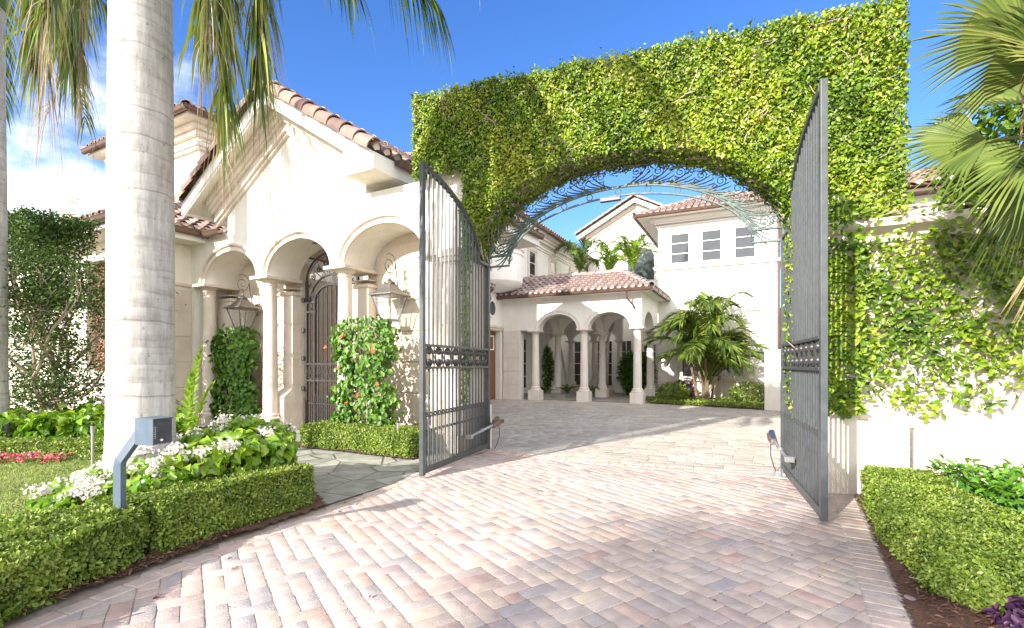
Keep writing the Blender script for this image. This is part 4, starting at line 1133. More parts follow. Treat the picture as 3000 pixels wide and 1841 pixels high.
LG = gate_leaf('left leaf of the open iron driveway gate, standing before the gatehouse arches', (-.41, 8.70, 0), LGROT, 1)
RG = gate_leaf('right leaf of the open iron driveway gate, nearly edge on against the ivy', (3.70, 6.80, 0), RGROT, -1)

def opener(label, loc, rot, side, cap):
    """swing arm operator in the leaf's frame: housing by the hinge, arm along the leaf"""
    o = thing('gate_opener', label, 'gate opener', loc, rot, 'gate swing arm openers')
    y = side*.13
    h = MB(); h.add([(-.16, y-.05, .44), (.16, y-.05, .42), (.16, y+.05, .42), (-.16, y+.05, .44), (-.14, y-.045, .55), (.15, y-.035, .50), (.15, y+.035, .50), (-.14, y+.045, .55)], [(0, 3, 2, 1), (4, 5, 6, 7), (0, 1, 5, 4), (1, 2, 6, 5), (2, 3, 7, 6), (3, 0, 4, 7)])
    h.build('motor_housing', 'red_plastic', o, bevel=.018)
    c = MB(); c.add([(-.13, y-.043, .552), (.10, y-.037, .518), (.10, y+.037, .518), (-.13, y+.043, .552), (-.10, y-.03, .60), (.06, y-.02, .55), (.06, y+.02, .55), (-.10, y+.03, .60)], [(0, 3, 2, 1), (4, 5, 6, 7), (0, 1, 5, 4), (1, 2, 6, 5), (2, 3, 7, 6), (3, 0, 4, 7)]); c.build('cap', cap, o, bevel=.012)
    a = MB(); a.tube([(.15, y, .465), (.55, y*.9, .425), (.96, y*.75, .385)], [.024, .021, .018], 10); a.tube([(.52, y*.9, .43), (.58, y*.9, .424)], .030, 10)
    a.box(.93, 1.02, min(side*.035, y), max(side*.035, y), .35, .41); a.build('arm', 'steel', o, smooth=True)
    w = MB(); w.tube([(-.14, y, .46), (-.19, y, .36), (-.19, y, .22), (-.14, y*.8, .10), (-.08, y*.6, .02)], .007, 5); w.build('cable', 'iron_dark', o)
    p = MB(); p.box(-.34, -.14, y-.03, y+.03, .46, .52); p.build('mounting_arm', 'iron_dark', o)
    return o
opener('arm opener with a reddish housing on the left gate leaf', (-.41, 8.70, 0), LGROT, 1, 'red_plastic')
opener('arm opener with a blue capped housing on the right gate leaf', (3.70, 6.80, 0), RGROT, -1, 'blue_plastic')
gp = MB(); gp.box(-.28, .22, -.2, .2, .008, .03); gp.lathe([(.05, .03), (.05, .10)], .12, 0, 12)
o = gp.build('gate_pivot_plate', 'steel'); o.location = (3.55, 6.72, 0); o.rotation_euler = (0, 0, AX)
tag(o, 'flat metal pivot plate set in the paving at the foot of the right gate leaf', 'plate')

# ================================================================== IRON OVERTHROW
IA = thing('iron_arch', 'verdigris scrolled iron overthrow spanning the gateway under the ivy', 'arch', L0, AX)
R1A, R1B, RS = 1.87, .90, 3.22
rl = MB()
def rail(a, b, n=40): return [(OC + a*cos(pi*i/n), 0, RS + b*sin(pi*i/n)) for i in range(n+1)]
def flat_rail(mb, a, b, hw=.019, th=.010):
    mb.sweep_arch(OC, RS, a, b, [(-th, -hw), (th, -hw), (th, hw), (-th, hw), (-th, -hw)], n=44)
flat_rail(rl, R1A, R1B); 
rl.build('lower_rail', 'patina', IA)
r2 = MB(); flat_rail(r2, R1A-.12+.12, R1B+.13); r2.build('upper_rail', 'patina', IA)
r3 = MB(); r3.sweep_arch(OC, RS+.02, OA-.06, OB-.06, [(-.012, -.02), (.012, -.02), (.012, .02), (-.012, .02), (-.012, -.02)], n=44); r3.build('outer_rail', 'patina', IA)
for s in (-1, 1):
    fr = MB(); e0 = OC + s*R1A; e1 = OC + s*(OA-.03)
    fr.box(min(e0, e1), max(e0, e1), -.03, .03, RS-.035, RS-.012); fr.box(min(e0+s*.02, e1), max(e0+s*.02, e1), -.028, .028, RS+.14, RS+.16)
    fr.tube([(e1, 0, RS-.02), (e1, 0, RS+.16)], .012, 4); fr.build('foot_bar', 'patina', IA)
for i in range(13):
    th = .10 + (pi-.20)*i/12
    a = OC + R1A*cos(th); b = RS + (R1B+.065)*sin(th)
    q = MB(); q.tube([(a+.047*cos(2*pi*k/14), 0, b+.047*sin(2*pi*k/14)) for k in range(14)], .008, 5, closed=True); q.build('ring', 'patina', IA)
for i in range(9):
    for s in (-1, 1):
        th = pi/2 + s*(.07 + i*.155)
        p = Vector((OC + R1A*cos(th), 0, RS + (R1B+.14)*sin(th))); q = Vector((OC + (OA-.16)*cos(th+s*.06), 0, RS + (OB-.16)*sin(th+s*.06)))
        tg = Vector((-sin(th)*R1A, 0, cos(th)*R1B)).normalized()*s; no = (q-p).normalized()
        sw = MB(); rs_ = .085
        a0 = atan2(no.z, no.x)
        sw.tube(spiral_pts(q.x, q.z, rs_, 1.7, a0+pi, -s, r1=.2, n=26), .007, 5)
        st_ = Vector(spiral_pts(q.x, q.z, rs_, 1.7, a0+pi, -s)[0]); 
        sw.tube([p, p.lerp(st_, .5)+tg*.05, st_], [.013, .010, .009], 5)
        for k in range(4):
            f = .34-.075*k; e = .10+.085*k
            sw.tube([p - tg*.16, p - tg*.02 + no*.012, p + tg*(e*.55) + no*(f*.18), p + tg*e + no*(f*.52), p + tg*(e*1.12) + no*(f*.82), p + tg*(e*1.02) + no*f], [.008, .012, .013, .011, .008, .003], 5)
        sw.build('scroll', 'patina', IA, smooth=True)
for s in (-1, 1):
    sw = MB(); x0 = OC+s*2.05
    for (dx, dz, r, sg) in ((-.02, .30, .085, 1), (.06, .62, .09, -1), (.10, .30, .06, -1), (.0, .92, .08, 1)):
        sw.tube(spiral_pts(x0+s*dx*1.0, RS+dz*.9, r, 1.6, -pi/2, s*sg, r1=.2, n=24), .010, 5)
    sw.tube([(x0-s*.17, 0, RS+.16), (x0+s*.06, 0, RS+.2), (x0+s*.16, 0, RS+.4), (x0+s*.1, 0, RS+.56)], .010, 5)
    sw.build('corner_scroll', 'patina', IA, smooth=True)
fl = MB(); fl.box(2.0, 2.30, -.035, .035, RS+R1B-.055, RS+R1B-.02); fl.box(1.99, 2.31, -.045, .045, RS+R1B-.065, RS+R1B-.055); fl.build('light_fixture', 'iron_dark', IA)

# ================================================================== VILLA ROUND THE COURTYARD
F2 = thing('villa', 'white two storey villa with a columned porch and tiled roofs behind the courtyard', 'house', (4.87, 19.35, 0), radians(-26))
PA, PB, PS = .83, .62, 2.96
fx = [-1.075, -3.225]
fb_ = ellipse_bottom(fx, PA, PB, PS)
w = MB()
w.panel(arch_xs(-4.95, .2, fx, PA), lambda x: 4.3, fb_, -.2, .2)
w.panel([-6.0, -5.72], lambda x: 4.3, lambda x: 2.98, -.2, .2)
w.panel([-5.72, -4.95], lambda x: 4.3, lambda x: 0, -.2, .2)
# right side arcade and inner row (walls along y and along x)
sc_ = [1.33]
def side_wall(mb, x0, x1, y0, y1, cs, a, b, sp, top):
    f = ellipse_bottom(cs, a, b, sp); ys = arch_xs(y0, y1, cs, a); vs = []; fs = []
    for yy in ys:
        vs += [(x0, yy, f(yy)), (x0, yy, top), (x1, yy, f(yy)), (x1, yy, top)]
    for i in range(len(ys)-1):
        p, c = 4*i, 4*(i+1); fs += [(p, p+1, c+1, c), (p+2, c+2, c+3, p+3), (p, c, c+2, p+2), (p+1, p+3, c+3, c+1)]
    n = len(ys); fs += [(0, 2, 3, 1), (4*n-4, 4*n-3, 4*n-1, 4*n-2)]
    mb.add(vs, fs)
side_wall(w, -.197, .2, .202, 3.28, sc_, 1.0, .70, PS, 4.3)
w.build('porch_wall', 'villa_white', F2)
iw = MB()
iw.panel(arch_xs(-5.9, -.2, fx, PA), lambda x: 4.0, fb_, 2.5, 2.8)
for x in (-2.15, -4.3): side_wall(iw, x-.15, x+.15, .204, 2.498, [1.33], .98, .62, PS, 4.0)
iw.build('inner_wall', 'villa_white', F2)
ce = MB(); ce.box(-5.9, -.2, .21, 2.49, 3.72, 3.82); ce.build('porch_ceiling', 'villa_white', F2)
VOLT2 = [(0, .02), (0, -.035), (.10, -.035), (.11, -.05), (.16, -.055), (.165, .02)]
for c in fx:
    m = MB(); m.sweep_arch(c, PS, PA, PB, VOLT2, n=32, y=-.2); m.build('arch_moulding', 'stone_pale', F2, smooth=True, ang=30)
pier = MB(); pier.box(-5.75, -4.92, -.235, -.202, .0, .62)
for z in (.62, 1.21, 1.80, 2.39): pier.box(-5.73, -4.94, -.222, -.202, z+.008, z+.582)
pier.build('stone_pier', 'stone_pale', F2, bevel=.008)
for (x, y) in ((-4.3, 0), (-2.15, 0), (0, 0), (0, 2.65), (-2.15, 2.65), (-4.3, 2.65)):
    column(F2, x, y, 0, PS, .165, mat='stone_pale', plinth=.42, pw=.25, ab=(.27, .27, .27))
pf = MB(); pf.box(-5.9, -.3, .3, 9.0, .0, .03); pf.box(-5.7, -3.4, 1.2, 6.8, .03, .16); pf.build('porch_floor', 'porch_floor', F2)
# inner court: far wall, door, cloister columns
cw = MB(); cw.box(-1.9, 6, 7.4, 7.6, 0, 4.2); cw.box(-5.8, -1.9, 8.8, 9.0, 0, 4.2); cw.box(-1.9, -1.75, 7.6, 8.8, 0, 4.2); cw.build('court_wall', 'villa_white', F2)
window(F2, -1.25, -.55, .95, 2.62, 7.33, rows=4, cols=1, glass='pane_dark', name='court_window')
ar = MB(); ar.panel([.35+.1*i for i in range(14)], lambda x: 2.2+.72*sqrt(max(0, 1-((x-1.0)/.66)**2)), lambda x: 0.03, 7.30, 7.398); ar.build('arched_door', 'wood', F2)
am = MB(); am.sweep_arch(1.0, 2.2, .66, .72, [(0, .05), (0, -.06), (.2, -.06), (.2, .05)], n=22, y=7.36); am.build('arch_moulding', 'cast_stone', F2)
for x0 in (-5.6, -4.2, -2.95): window(F2, x0, x0+.95, .25, 2.9, 8.74, rows=4, cols=2, glass='pane_dark', name='court_window')
window(F2, 1.9, 3.4, .3, 2.8, 7.33, rows=4, cols=2, glass='pane_dark', name='court_window')
cx3 = [-5.3, -4.0, -2.9]
cl = MB(); f3 = ellipse_bottom([-5.3, -4.05, -2.75], .5, .45, 2.75); cl.panel(arch_xs(-5.9, -1.9, [-5.3, -4.05, -2.75], .5), lambda x: 3.9, f3, 5.5, 5.75); cl.build('cloister_wall', 'villa_white', F2)
for x in (-4.68, -3.4, -2.08): column(F2, x, 5.62, .1, 2.75, .14, mat='stone_pale', plinth=.5, pw=.22, ab=(.24, .24, .24))

# porch roof
ev = 4.40; ez0 = -.62
dk = MB(); run = 2.72; rz = ev + run*.40; hr = 1.7; exr = .62
dk.add([(-6.0, ez0, ev), (exr, ez0, ev), (exr-hr, ez0+run, rz), (-6.0, ez0+run, rz)], [(0, 1, 2, 3)])
dk.add([(exr, ez0, ev), (exr, 3.3, ev), (exr-hr, 3.3, rz-.1), (exr-hr, ez0+run, rz)], [(0, 1, 2, 3)])
dk.add([(-6.0, ez0+run, rz), (exr-hr, ez0+run, rz), (exr-hr, 5.6, 4.6), (-6.0, 5.6, 4.6)], [(0, 1, 2, 3)])
prf = dk.build('porch_roof', 'deck', F2)
q = atan2(.40, 1); cq, sq = cos(q), sin(q)
tile_roof(prf, (-6.0, ez0-.03, ev+.01), (1, 0, 0), (0, cq, sq), 6.62, run/cq, clip=lambda u, s: u < 6.62 - hr*(s*cq/run), pitch=.265, mat='tile_pink')
q2 = atan2(run*.40, hr); c2, s2 = cos(q2), sin(q2)
tile_roof(prf, (exr+.03, ez0, ev+.01), (0, 1, 0), (-c2, 0, s2), 3.9, hr/c2, clip=lambda u, s: u > run*(s*c2/hr), pitch=.265, mat='tile_pink')
rt = MB(); ridge(rt, (exr, ez0, ev+.04), (exr-hr, ez0+run, rz+.05), r=.13); ridge(rt, (exr-hr, ez0+run, rz+.05), (-6, ez0+run, rz+.05), r=.13); rt.build('ridge_tiles', 'tile_pink', prf, smooth=True, ang=60)
so = MB(); so.box(-6.0, exr-.06, ez0+.06, -.202, ev-.10, ev-.03); so.box(.202, exr-.06, -.202, 3.3, ev-.10, ev-.03); so.build('soffit', 'villa_white', F2)
gutter(F2, (-6.05, ez0-.05, ev-.06), (exr+.1, ez0-.05, ev-.06), (0, -1, 0)); gutter(F2, (exr+.05, ez0-.1, ev-.06), (exr+.05, 3.3, ev-.06), (1, 0, 0))
dp = MB(); dp.tube([(-.28, ez0-.02, ev-.1), (-.28, ez0+.0, ev-.35), (-.1, -.28, ev-.62), (-.06, -.25, ev-.75), (-.06, -.25, 3.1)][:4], .04, 8); dp.build('downspout', 'gutter', F2, smooth=True)

# block with three windows
BX0, BX1, BY = .22, 4.9, 3.3
bl = MB(); bl.box(BX0, BX1, BY+.14, 9, 0, 7.75)
wins = [(1.14, .45), (2.42, .45), (3.72, .45)]
bl.box(BX0, BX1, BY, BY+.138, 0, 5.9); bl.box(BX0, BX1, BY, BY+.138, 7.32, 7.75)
xs = [BX0] + [v for c, h in wins for v in (c-h, c+h)] + [BX1]
for i in range(0, len(xs), 2): bl.box(xs[i], xs[i+1], BY, BY+.138, 5.902, 7.318)
bl.build('block_wall', 'villa_white', F2)
for c, h in wins: window(F2, c-h+.03, c+h-.03, 5.92, 7.28, BY+.05, rows=3, cols=1)
bd = MB()
for (p, z0, z1) in ((.05, 5.28, 5.60), (.09, 5.60, 5.66), (.16, 5.66, 5.74), (.20, 5.74, 5.80)): bd.box(BX0-p, BX1+p, BY-p, 9, z0, z1)
bd.build('string_course', 'cast_stone', F2, bevel=.01)
pn = MB(); pn.box(.62, .70, BY-.03, BY-.002, 5.80, 7.45); pn.box(.70, 4.35, BY-.03, BY-.002, 7.37, 7.45); pn.box(4.27, 4.35, BY-.03, BY-.002, 5.80, 7.37); pn.build('window_surround', 'trim', F2)
bc = MB()
for (p, z0, z1) in ((.05, 7.50, 7.58), (.10, 7.58, 7.64), (.16, 7.70, 7.78)): bc.box(BX0-p, BX1+p, BY-p, 9, z0, z1+.002)
bc.prism_x([(BY-.2, 7.78), (BY-.34, 7.88), (BY-.34, 7.95), (BY, 7.95), (BY, 7.78)], BX0-.3, BX1+.3)
bc.build('block_cornice', 'trim', F2, bevel=.01)
so = MB(); so.box(BX0-.82, BX1+.72, BY-.75, 9.3, 7.952, 8.0); so.build('soffit', 'villa_white', F2)
ev = 8.02; ex0, ex1, ey0, ey1 = BX0-.85, BX1+.75, BY-.78, 9.6; sl = .46; run = (ex1-ex0)/2; rz = ev+run*sl
dk = MB(); A, B, C_, D = (ex0, ey0, ev), (ex1, ey0, ev), (ex1, ey1, ev), (ex0, ey1, ev); r0, r1 = ((ex0+ex1)/2, ey0+run, rz), ((ex0+ex1)/2, ey1-run+.1, rz)
dk.add([A, B, C_, D, r0, r1], [(0, 1, 4), (1, 2, 5, 4), (2, 3, 5), (3, 0, 4, 5), (3, 2, 1, 0)])
brf = dk.build('block_roof', 'deck', F2)
q = atan2(sl, 1); cq, sq = cos(q), sin(q)
tile_roof(brf, (ex0, ey0-.03, ev+.01), (1, 0, 0), (0, cq, sq), ex1-ex0, run/cq, clip=lambda u, s: s*cq < u < (ex1-ex0)-s*cq, pitch=.265, mat='tile_pink')
tile_roof(brf, (ex0-.03, ey0, ev+.01), (0, 1, 0), (cq, 0, sq), ey1-ey0, run/cq, clip=lambda u, s: s*cq < u < (ey1-ey0)-s*cq, pitch=.265, mat='tile_pink')
rt = MB(); ridge(rt, A, r0); ridge(rt, B, r0); rt.build('ridge_tiles', 'tile_pink', brf, smooth=True, ang=60)
gutter(F2, (ex0-.07, ey0-.05, ev-.04), (ex1+.07, ey0-.05, ev-.04), (0, -1, 0)); gutter(F2, (ex0-.05, ey0-.1, ev-.04), (ex0-.05, ey1, ev-.04), (-1, 0, 0))
dp = MB(); dp.tube([(BX1+.05, BY-.08, 7.9), (BX1+.05, BY-.08, 0.1)], .05, 8); dp.build('downspout', 'gutter', F2, smooth=True)
# ground floor window of the block behind the palm
sr = MB(); sr.box(1.0, 1.2, BY-.08, BY-.002, .95, 2.75); sr.box(3.7, 3.9, BY-.08, BY-.002, .95, 2.75); sr.box(1.0, 3.9, BY-.10, BY-.002, 2.75, 2.95); sr.box(.85, 4.1, BY-.16, BY-.002, .80, .95); sr.box(BX0, BX1, BY-.05, BY-.003, 0, .78)
sr.build('window_surround', 'cast_stone', F2, bevel=.008)
window(F2, 1.2, 3.7, .95, 2.75, BY-.055, rows=2, cols=3, glass='pane_dark')

# garage wing on the left
WX = -5.8
wg = MB(); wg.box(WX-6, WX, -.35, 2.2, 0, 7.8); wg.box(WX-6, WX, -2.9, -.35, 2.95, 7.8); wg.box(WX-6, WX, -5.5, -2.9, 0, 7.8); wg.box(WX-6, WX-.3, -2.9, -.35, 0, 2.95)
wg.box(WX-6, WX, 2.2, 16, 0, 7.8)
wg.build('wing_wall', 'villa_white', F2)
gd = MB(); gd.box(WX-.28, WX-.24, -2.88, -.37, .02, 2.93); g = gd.build('garage_door', 'wood', F2)
gp_ = MB()
for y in (-2.6, -2.05, -1.5, -.95):
    gp_.box(WX-.24, WX-.215, y, y+.42, .15, 2.0)
gp_.build('door_panel', 'wood', g, bevel=.008)
for y in (-2.6, -2.05, -1.5, -.95): window(g, y, y+.42, 2.12, 2.75, WX-.215, rows=1, cols=1, glass='pane_dark', plane='x', depth=.03, name='door_window')
lm = MB(); lm.box(WX+.002, WX+.10, -5.5, -.21, 3.06, 3.16); lm.box(WX+.002, WX+.06, -5.5, -.21, 2.97, 3.06); lm.build('string_course', 'cast_stone', F2, bevel=.01)
rw_ = MB()
rw_.add([], [])
ring = [( .30, .002), (.30, .05), (.38, .05), (.38, .002)]
vs = []; fs = []
for i in range(24):
    a = 2*pi*i/24
    for (r, x) in ring: vs.append((WX + x, -1.15 + r*cos(a), 3.85 + r*sin(a)))
for i in range(24):
    for k in range(3): fs.append((4*i+k, 4*i+k+1, 4*((i+1) % 24)+k+1, 4*((i+1) % 24)+k))
rw_.add(vs, fs); rr = rw_.build('round_window', 'trim', F2, smooth=True, ang=30)
gl = MB(); gl.add([(WX+.006, -1.15, 3.85)] + [(WX+.006, -1.15+.305*cos(2*pi*i/24), 3.85+.305*sin(2*pi*i/24)) for i in range(24)], [(0, 1+i, 1+(i+1) % 24) for i in range(24)]); gl.build('pane', 'pane', rr)
# french window behind the porch pier
window(F2, .75, 2.3, .35, 2.75, WX+.06, rows=4, cols=2, glass='pane_dark', plane='x', name='french_window')
# round balcony with the window above it
bcn = MB(); prof = [(.35, 4.55), (.75, 4.62), (1.02, 4.78), (1.12, 4.95), (1.12, 6.05), (1.17, 6.08), (1.17, 6.16), (1.12, 6.18), (1.12, 6.24), (1.2, 6.27), (1.22, 6.36), (1.1, 6.38)]
bcn.lathe(prof, WX, -.75, 40); bcn.build('balcony', 'villa_white', F2, smooth=True, ang=30)
window(F2, -1.4, -.1, 6.2, 7.6, WX+.06, rows=3, cols=2, plane='x')
for y in (2.6, 5.4, 8.6): 
    s_ = MB(); s_.box(WX+.002, WX+.08, y-.16, y, 5.2, 7.1); s_.box(WX+.002, WX+.08, y+.8, y+.96, 5.2, 7.1); s_.box(WX+.002, WX+.09, y-.16, y+.96, 7.1, 7.25); s_.build('window_surround', 'cast_stone', F2)
    window(F2, y, y+.8, 5.3, 7.1, WX+.055, rows=3, cols=1, plane='x')
wc = MB()
for (p, z0, z1) in ((.06, 7.35, 7.45), (.12, 7.45, 7.55), (.06, 7.62, 7.70), (.22, 7.70, 7.82), (.34, 7.82, 7.95)): wc.box(WX+.002, WX+p, -5.5, 16, z0, z1+.002)
wc.build('cornice', 'villa_white', F2)
so = MB(); so.box(WX-6, WX+.6, -6, 16.4, 7.952, 8.05); so.build('soffit', 'villa_white', F2)
dk = MB(); dk.add([(WX+.66, -6, 8.1), (WX+.66, 16.4, 8.1), (WX-3, 16.4, 9.3), (WX-3, -6, 9.3)], [(0, 1, 2, 3)]); wrf = dk.build('wing_roof', 'deck', F2)
q = atan2(1.2, 3.66); tile_roof(wrf, (WX+.69, -6, 8.11), (0, 1, 0), (-cos(q), 0, sin(q)), 22.4, 3.66/cos(q), pitch=.3, course=.45)
gutter(F2, (WX+.72, -6, 8.06), (WX+.72, 16.4, 8.06), (1, 0, 0), r=.085)
dp = MB(); dp.tube([(WX+.70, .75, 8.0), (WX+.70, .75, 7.55), (WX+.12, .95, 7.05), (WX+.10, .95, 6.6), (WX+.10, .95, 5.2), (WX+.3, 1.2, 4.9)], .055, 10); dp.build('downspout', 'gutter', F2, smooth=True, ang=60)
# small canopy roof by the garage
cn = MB(); cn.prism_y([(WX+.002, 3.85), (WX+.002, 4.75), (WX+.75, 4.52), (WX+.75, 4.42)], -3.9, -2.35); cno = cn.build('canopy', 'gutter', F2)
tile_roof(cno, (WX+.78, -3.9, 4.50), (0, 1, 0), (-.95, 0, .30), 1.55, .75, pitch=.26)

# rear gable
rg = MB(); gc2, ga2 = -2.41, 11.55; s2_ = .53
def t2(x): return ga2 - abs(x-gc2)*s2_
xsr = [gc2-3.0, gc2, gc2+3.0]
rg.panel(xsr, lambda x: t2(x)-.35, lambda x: 0, 11, 11.4); rg.box(gc2-3.0, gc2+3, 11.4, 18, 0, 9.4); rg.build('rear_wall', 'villa_white', F2)
xs3 = [gc2-3.55, gc2, gc2+3.55]
bb = MB(); bb.panel(xs3, lambda x: t2(x)-.05, lambda x: t2(x)-.32, 10.45, 10.52); bb.build('bargeboard', 'trim', F2)
bb = MB(); bb.panel(xs3, lambda x: t2(x)-.15, lambda x: t2(x)-.25, 10.52, 11.0); bb.build('soffit', 'villa_white', F2)
bb = MB(); bb.panel([gc2-3.1, gc2, gc2+3.1], lambda x: t2(x)-.30, lambda x: t2(x)-.52, 10.80, 10.99); bb.panel([gc2-3.1, gc2, gc2+3.1], lambda x: t2(x)-.52, lambda x: t2(x)-.72, 10.90, 10.99); bb.build('raking_cornice', 'cast_stone', F2)
dk = MB(); dk.add([(gc2-3.6, 10.45, t2(gc2-3.6)), (gc2, 10.45, ga2), (gc2, 18, ga2), (gc2-3.6, 18, t2(gc2-3.6))], [(0, 1, 2, 3)]); dk.add([(gc2+3.6, 10.45, t2(gc2+3.6)), (gc2, 10.45, ga2), (gc2, 18, ga2), (gc2+3.6, 18, t2(gc2+3.6))], [(3, 2, 1, 0)])
rrf = dk.build('rear_roof', 'deck', F2); q = atan2(s2_, 1); ln = 3.6/cos(q)
tile_roof(rrf, (gc2-3.62, 10.35, t2(gc2-3.6)), (0, 1, 0), (cos(q), 0, sin(q)), 7.6, ln, pitch=.3, mat='tile_pink')
tile_roof(rrf, (gc2+3.62, 10.35, t2(gc2+3.6)), (0, 1, 0), (-cos(q), 0, sin(q)), 7.6, ln, pitch=.3, mat='tile_pink')
rt = MB(); ridge(rt, (gc2, 10.3, ga2+.03), (gc2, 18, ga2+.03)); ridge(rt, (gc2-3.6, 10.36, t2(gc2-3.6)+.03), (gc2, 10.36, ga2+.03)); ridge(rt, (gc2, 10.36, ga2+.03), (gc2+3.6, 10.36, t2(gc2+3.6)+.03)); rt.build('ridge_tiles', 'tile_pink', rrf, smooth=True, ang=60)
am = MB(); am.sweep_arch(gc2+.3, 8.0, .8, .55, [(0, .02), (0, -.06), (.2, -.06), (.2, .02)], n=20, y=10.99); am.build('arch_moulding', 'cast_stone', F2)
ag = MB(); ag.panel([gc2+.3-.79+1.58*i/12 for i in range(13)], lambda x: 8.0+.54*sqrt(max(0, 1-((x-gc2-.3)/.8)**2)), lambda x: 6.6, 10.97, 10.99); ag.build('arched_window', 'pane', F2)
# raised panel on the gable wall
rp_ = MB(); rp_.prism_y([(gc2-1.0, 7.0), (gc2-1.0, 8.9), (gc2-.6, 9.1), (gc2-.5, 9.5), (gc2, 9.7), (gc2+.8, 9.7), (gc2+1.1, 9.5), (gc2+1.2, 9.1), (gc2+1.6, 8.9), (gc2+1.6, 7.0)], 10.972, 10.998); rp_.build('wall_panel', 'villa_white', F2)
# lower range right of the block
lr = MB(); lr.box(5.6, 12, 5.5, 9, 0, 7.0); lr.build('side_wall', 'olive_wall', F2)

CWL = thing('courtyard_pier', 'plain white rendered pier at the right edge of the courtyard beside the palm bed', 'pier', (8.28, 16.35, 0), radians(-26))
p = MB(); p.box(0, 1.5, 0, .35, 0, 1.93); p.build('render', 'villa_white', CWL, bevel=.01)
p = MB(); p.box(-.03, 1.53, -.03, .38, 1.932, 1.99); p.build('cap', 'trim', CWL, bevel=.008)

# house beyond the garden wall on the right
F3 = thing('neighbour_house', 'cream house with a low tiled roof just visible beyond the garden wall at right', 'house', (7.9, 11.2, 0), radians(-25))
w = MB(); w.box(0, 6, 0, 5, 0, 5.0); w.build('wall', 'cream_wall', F3)
cn = MB(); cn.box(-.12, 6.12, -.12, 5, 4.75, 4.9); cn.box(-.2, 6.2, -.2, 5, 4.9, 5.1); cn.build('cornice', 'trim', F3)
so = MB(); so.box(-.55, 6.5, -.55, 5.5, 5.102, 5.17); so.build('soffit', 'gutter', F3)
dk = MB(); dk.add([(-.65, -.65, 5.2), (6.6, -.65, 5.2), (6.6, 5.6, 5.2), (-.65, 5.6, 5.2), (2.4, 2.5, 6.4), (3.6, 2.5, 6.4)], [(0, 1, 5, 4), (1, 2, 5), (2, 3, 4, 5), (3, 0, 4), (3, 2, 1, 0)]); nrf = dk.build('roof', 'deck', F3)
q = atan2(1.2, 3.1)
tile_roof(nrf, (-.65, -.68, 5.21), (1, 0, 0), (0, cos(q), sin(q)), 7.25, 3.15/cos(q), clip=lambda u, s: s*.93 < u < 7.25-s*.93)
tile_roof(nrf, (-.68, -.65, 5.21), (0, 1, 0), (cos(q), 0, sin(q)), 6.2, 3.1/cos(q), clip=lambda u, s: s*.93 < u < 6.2-s*.93)
rt = MB(); ridge(rt, (-.65, -.65, 5.22), (2.4, 2.5, 6.45)); rt.build('ridge_tiles', 'tile', nrf, smooth=True, ang=60)
window(F3, .7, 1.7, 3.2, 4.5, -.06, rows=2, cols=2, glass='pane_dark')
am = MB(); am.box(.5, .7, -.1, -.002, 3.0, 4.7); am.box(1.7, 1.9, -.1, -.002, 3.0, 4.7); am.build('window_surround', 'trim', F3)

# ================================================================== PLANTING
def bez(c, n):
    c = [np.array(p, float) for p in c]; t = np.linspace(0, 1, n)[:, None]
    return (1-t)**3*c[0] + 3*(1-t)**2*t*c[1] + 3*(1-t)*t**2*c[2] + t**3*c[3]

def frond(parent, ctrl, n=60, ll=.6, lw=.03, mat='palm_leaf', hang=.6, lift=.25, start=.12, fwd=.55, jit=.12, rr=.022, name='frond', rshift=0.0, taper=.35):
    """feather frond: rachis with drooping leaflets on both sides"""
    C = bez(ctrl, n); T = unit(np.gradient(C, axis=0))
    up = np.array([0, 0, 1.]); s = np.cross(T, up); bad = np.linalg.norm(s, axis=1) < .25
    if bad.any():
        f = np.cross(unit(np.array(ctrl[2], float)-np.array(ctrl[0], float)), up); f = f if np.linalg.norm(f) > .1 else np.array([1., 0, 0]); s[bad] = f
    s = unit(s); u = np.cross(s, T)
    i0 = int(n*start); idx = np.repeat(np.arange(i0, n), 2); sg = np.tile([1., -1.], n-i0)[:, None]
    f = (idx-i0)/(n-i0)
    L = ll*(1 - taper*f**2)*(.55+.45*np.minimum(1, f*5))*rng.uniform(.8, 1.15, len(idx))
    D = unit(s[idx]*sg*(.9-.35*f[:, None]) + T[idx]*(fwd+.5*f[:, None]) + u[idx]*lift + rng.normal(0, jit, (len(idx), 3)))
    W = unit(np.cross(D, u[idx]+rng.normal(0, .35, (len(idx), 3))))*lw
    m = 5; V = []
    hg = hang*rng.uniform(.7, 1.3, len(idx))
    for k in range(m+1):
        g = k/m; wv = [.35, 1.0, .95, .75, .45, .04][k]
        c = C[idx] + D*(L*g*(1-.25*g*np.minimum(hg, 1)))[:, None] - up*(L*hg*g*g*.8)[:, None]
        V += [c - W*wv*.5, c + W*wv*.5]
    V = np.stack(V, 1).reshape(-1, 3); b = (np.arange(len(idx))*(2*m+2))[:, None]
    F = np.concatenate([b + np.array([2*k, 2*k+1, 2*k+3, 2*k+2]) for k in range(m)], 0)
    rnd = np.tile(np.clip(rng.normal(.42+rshift, .2, len(idx)), 0, 1), m)
    o = np_mesh(name, V, F, rnd, mat, parent)
    mb = MB(); mb.tube([tuple(p) for p in C[::4]] + [tuple(C[-1])], [rr*(1-.75*i/(len(C[::4]))) for i in range(len(C[::4])+1)], 5)
    mb.build('rachis', 'palm_bright' if mat == 'palm_bright' else 'palm_dry' if mat == 'palm_dry' else 'fan_leaf', o)
    return o

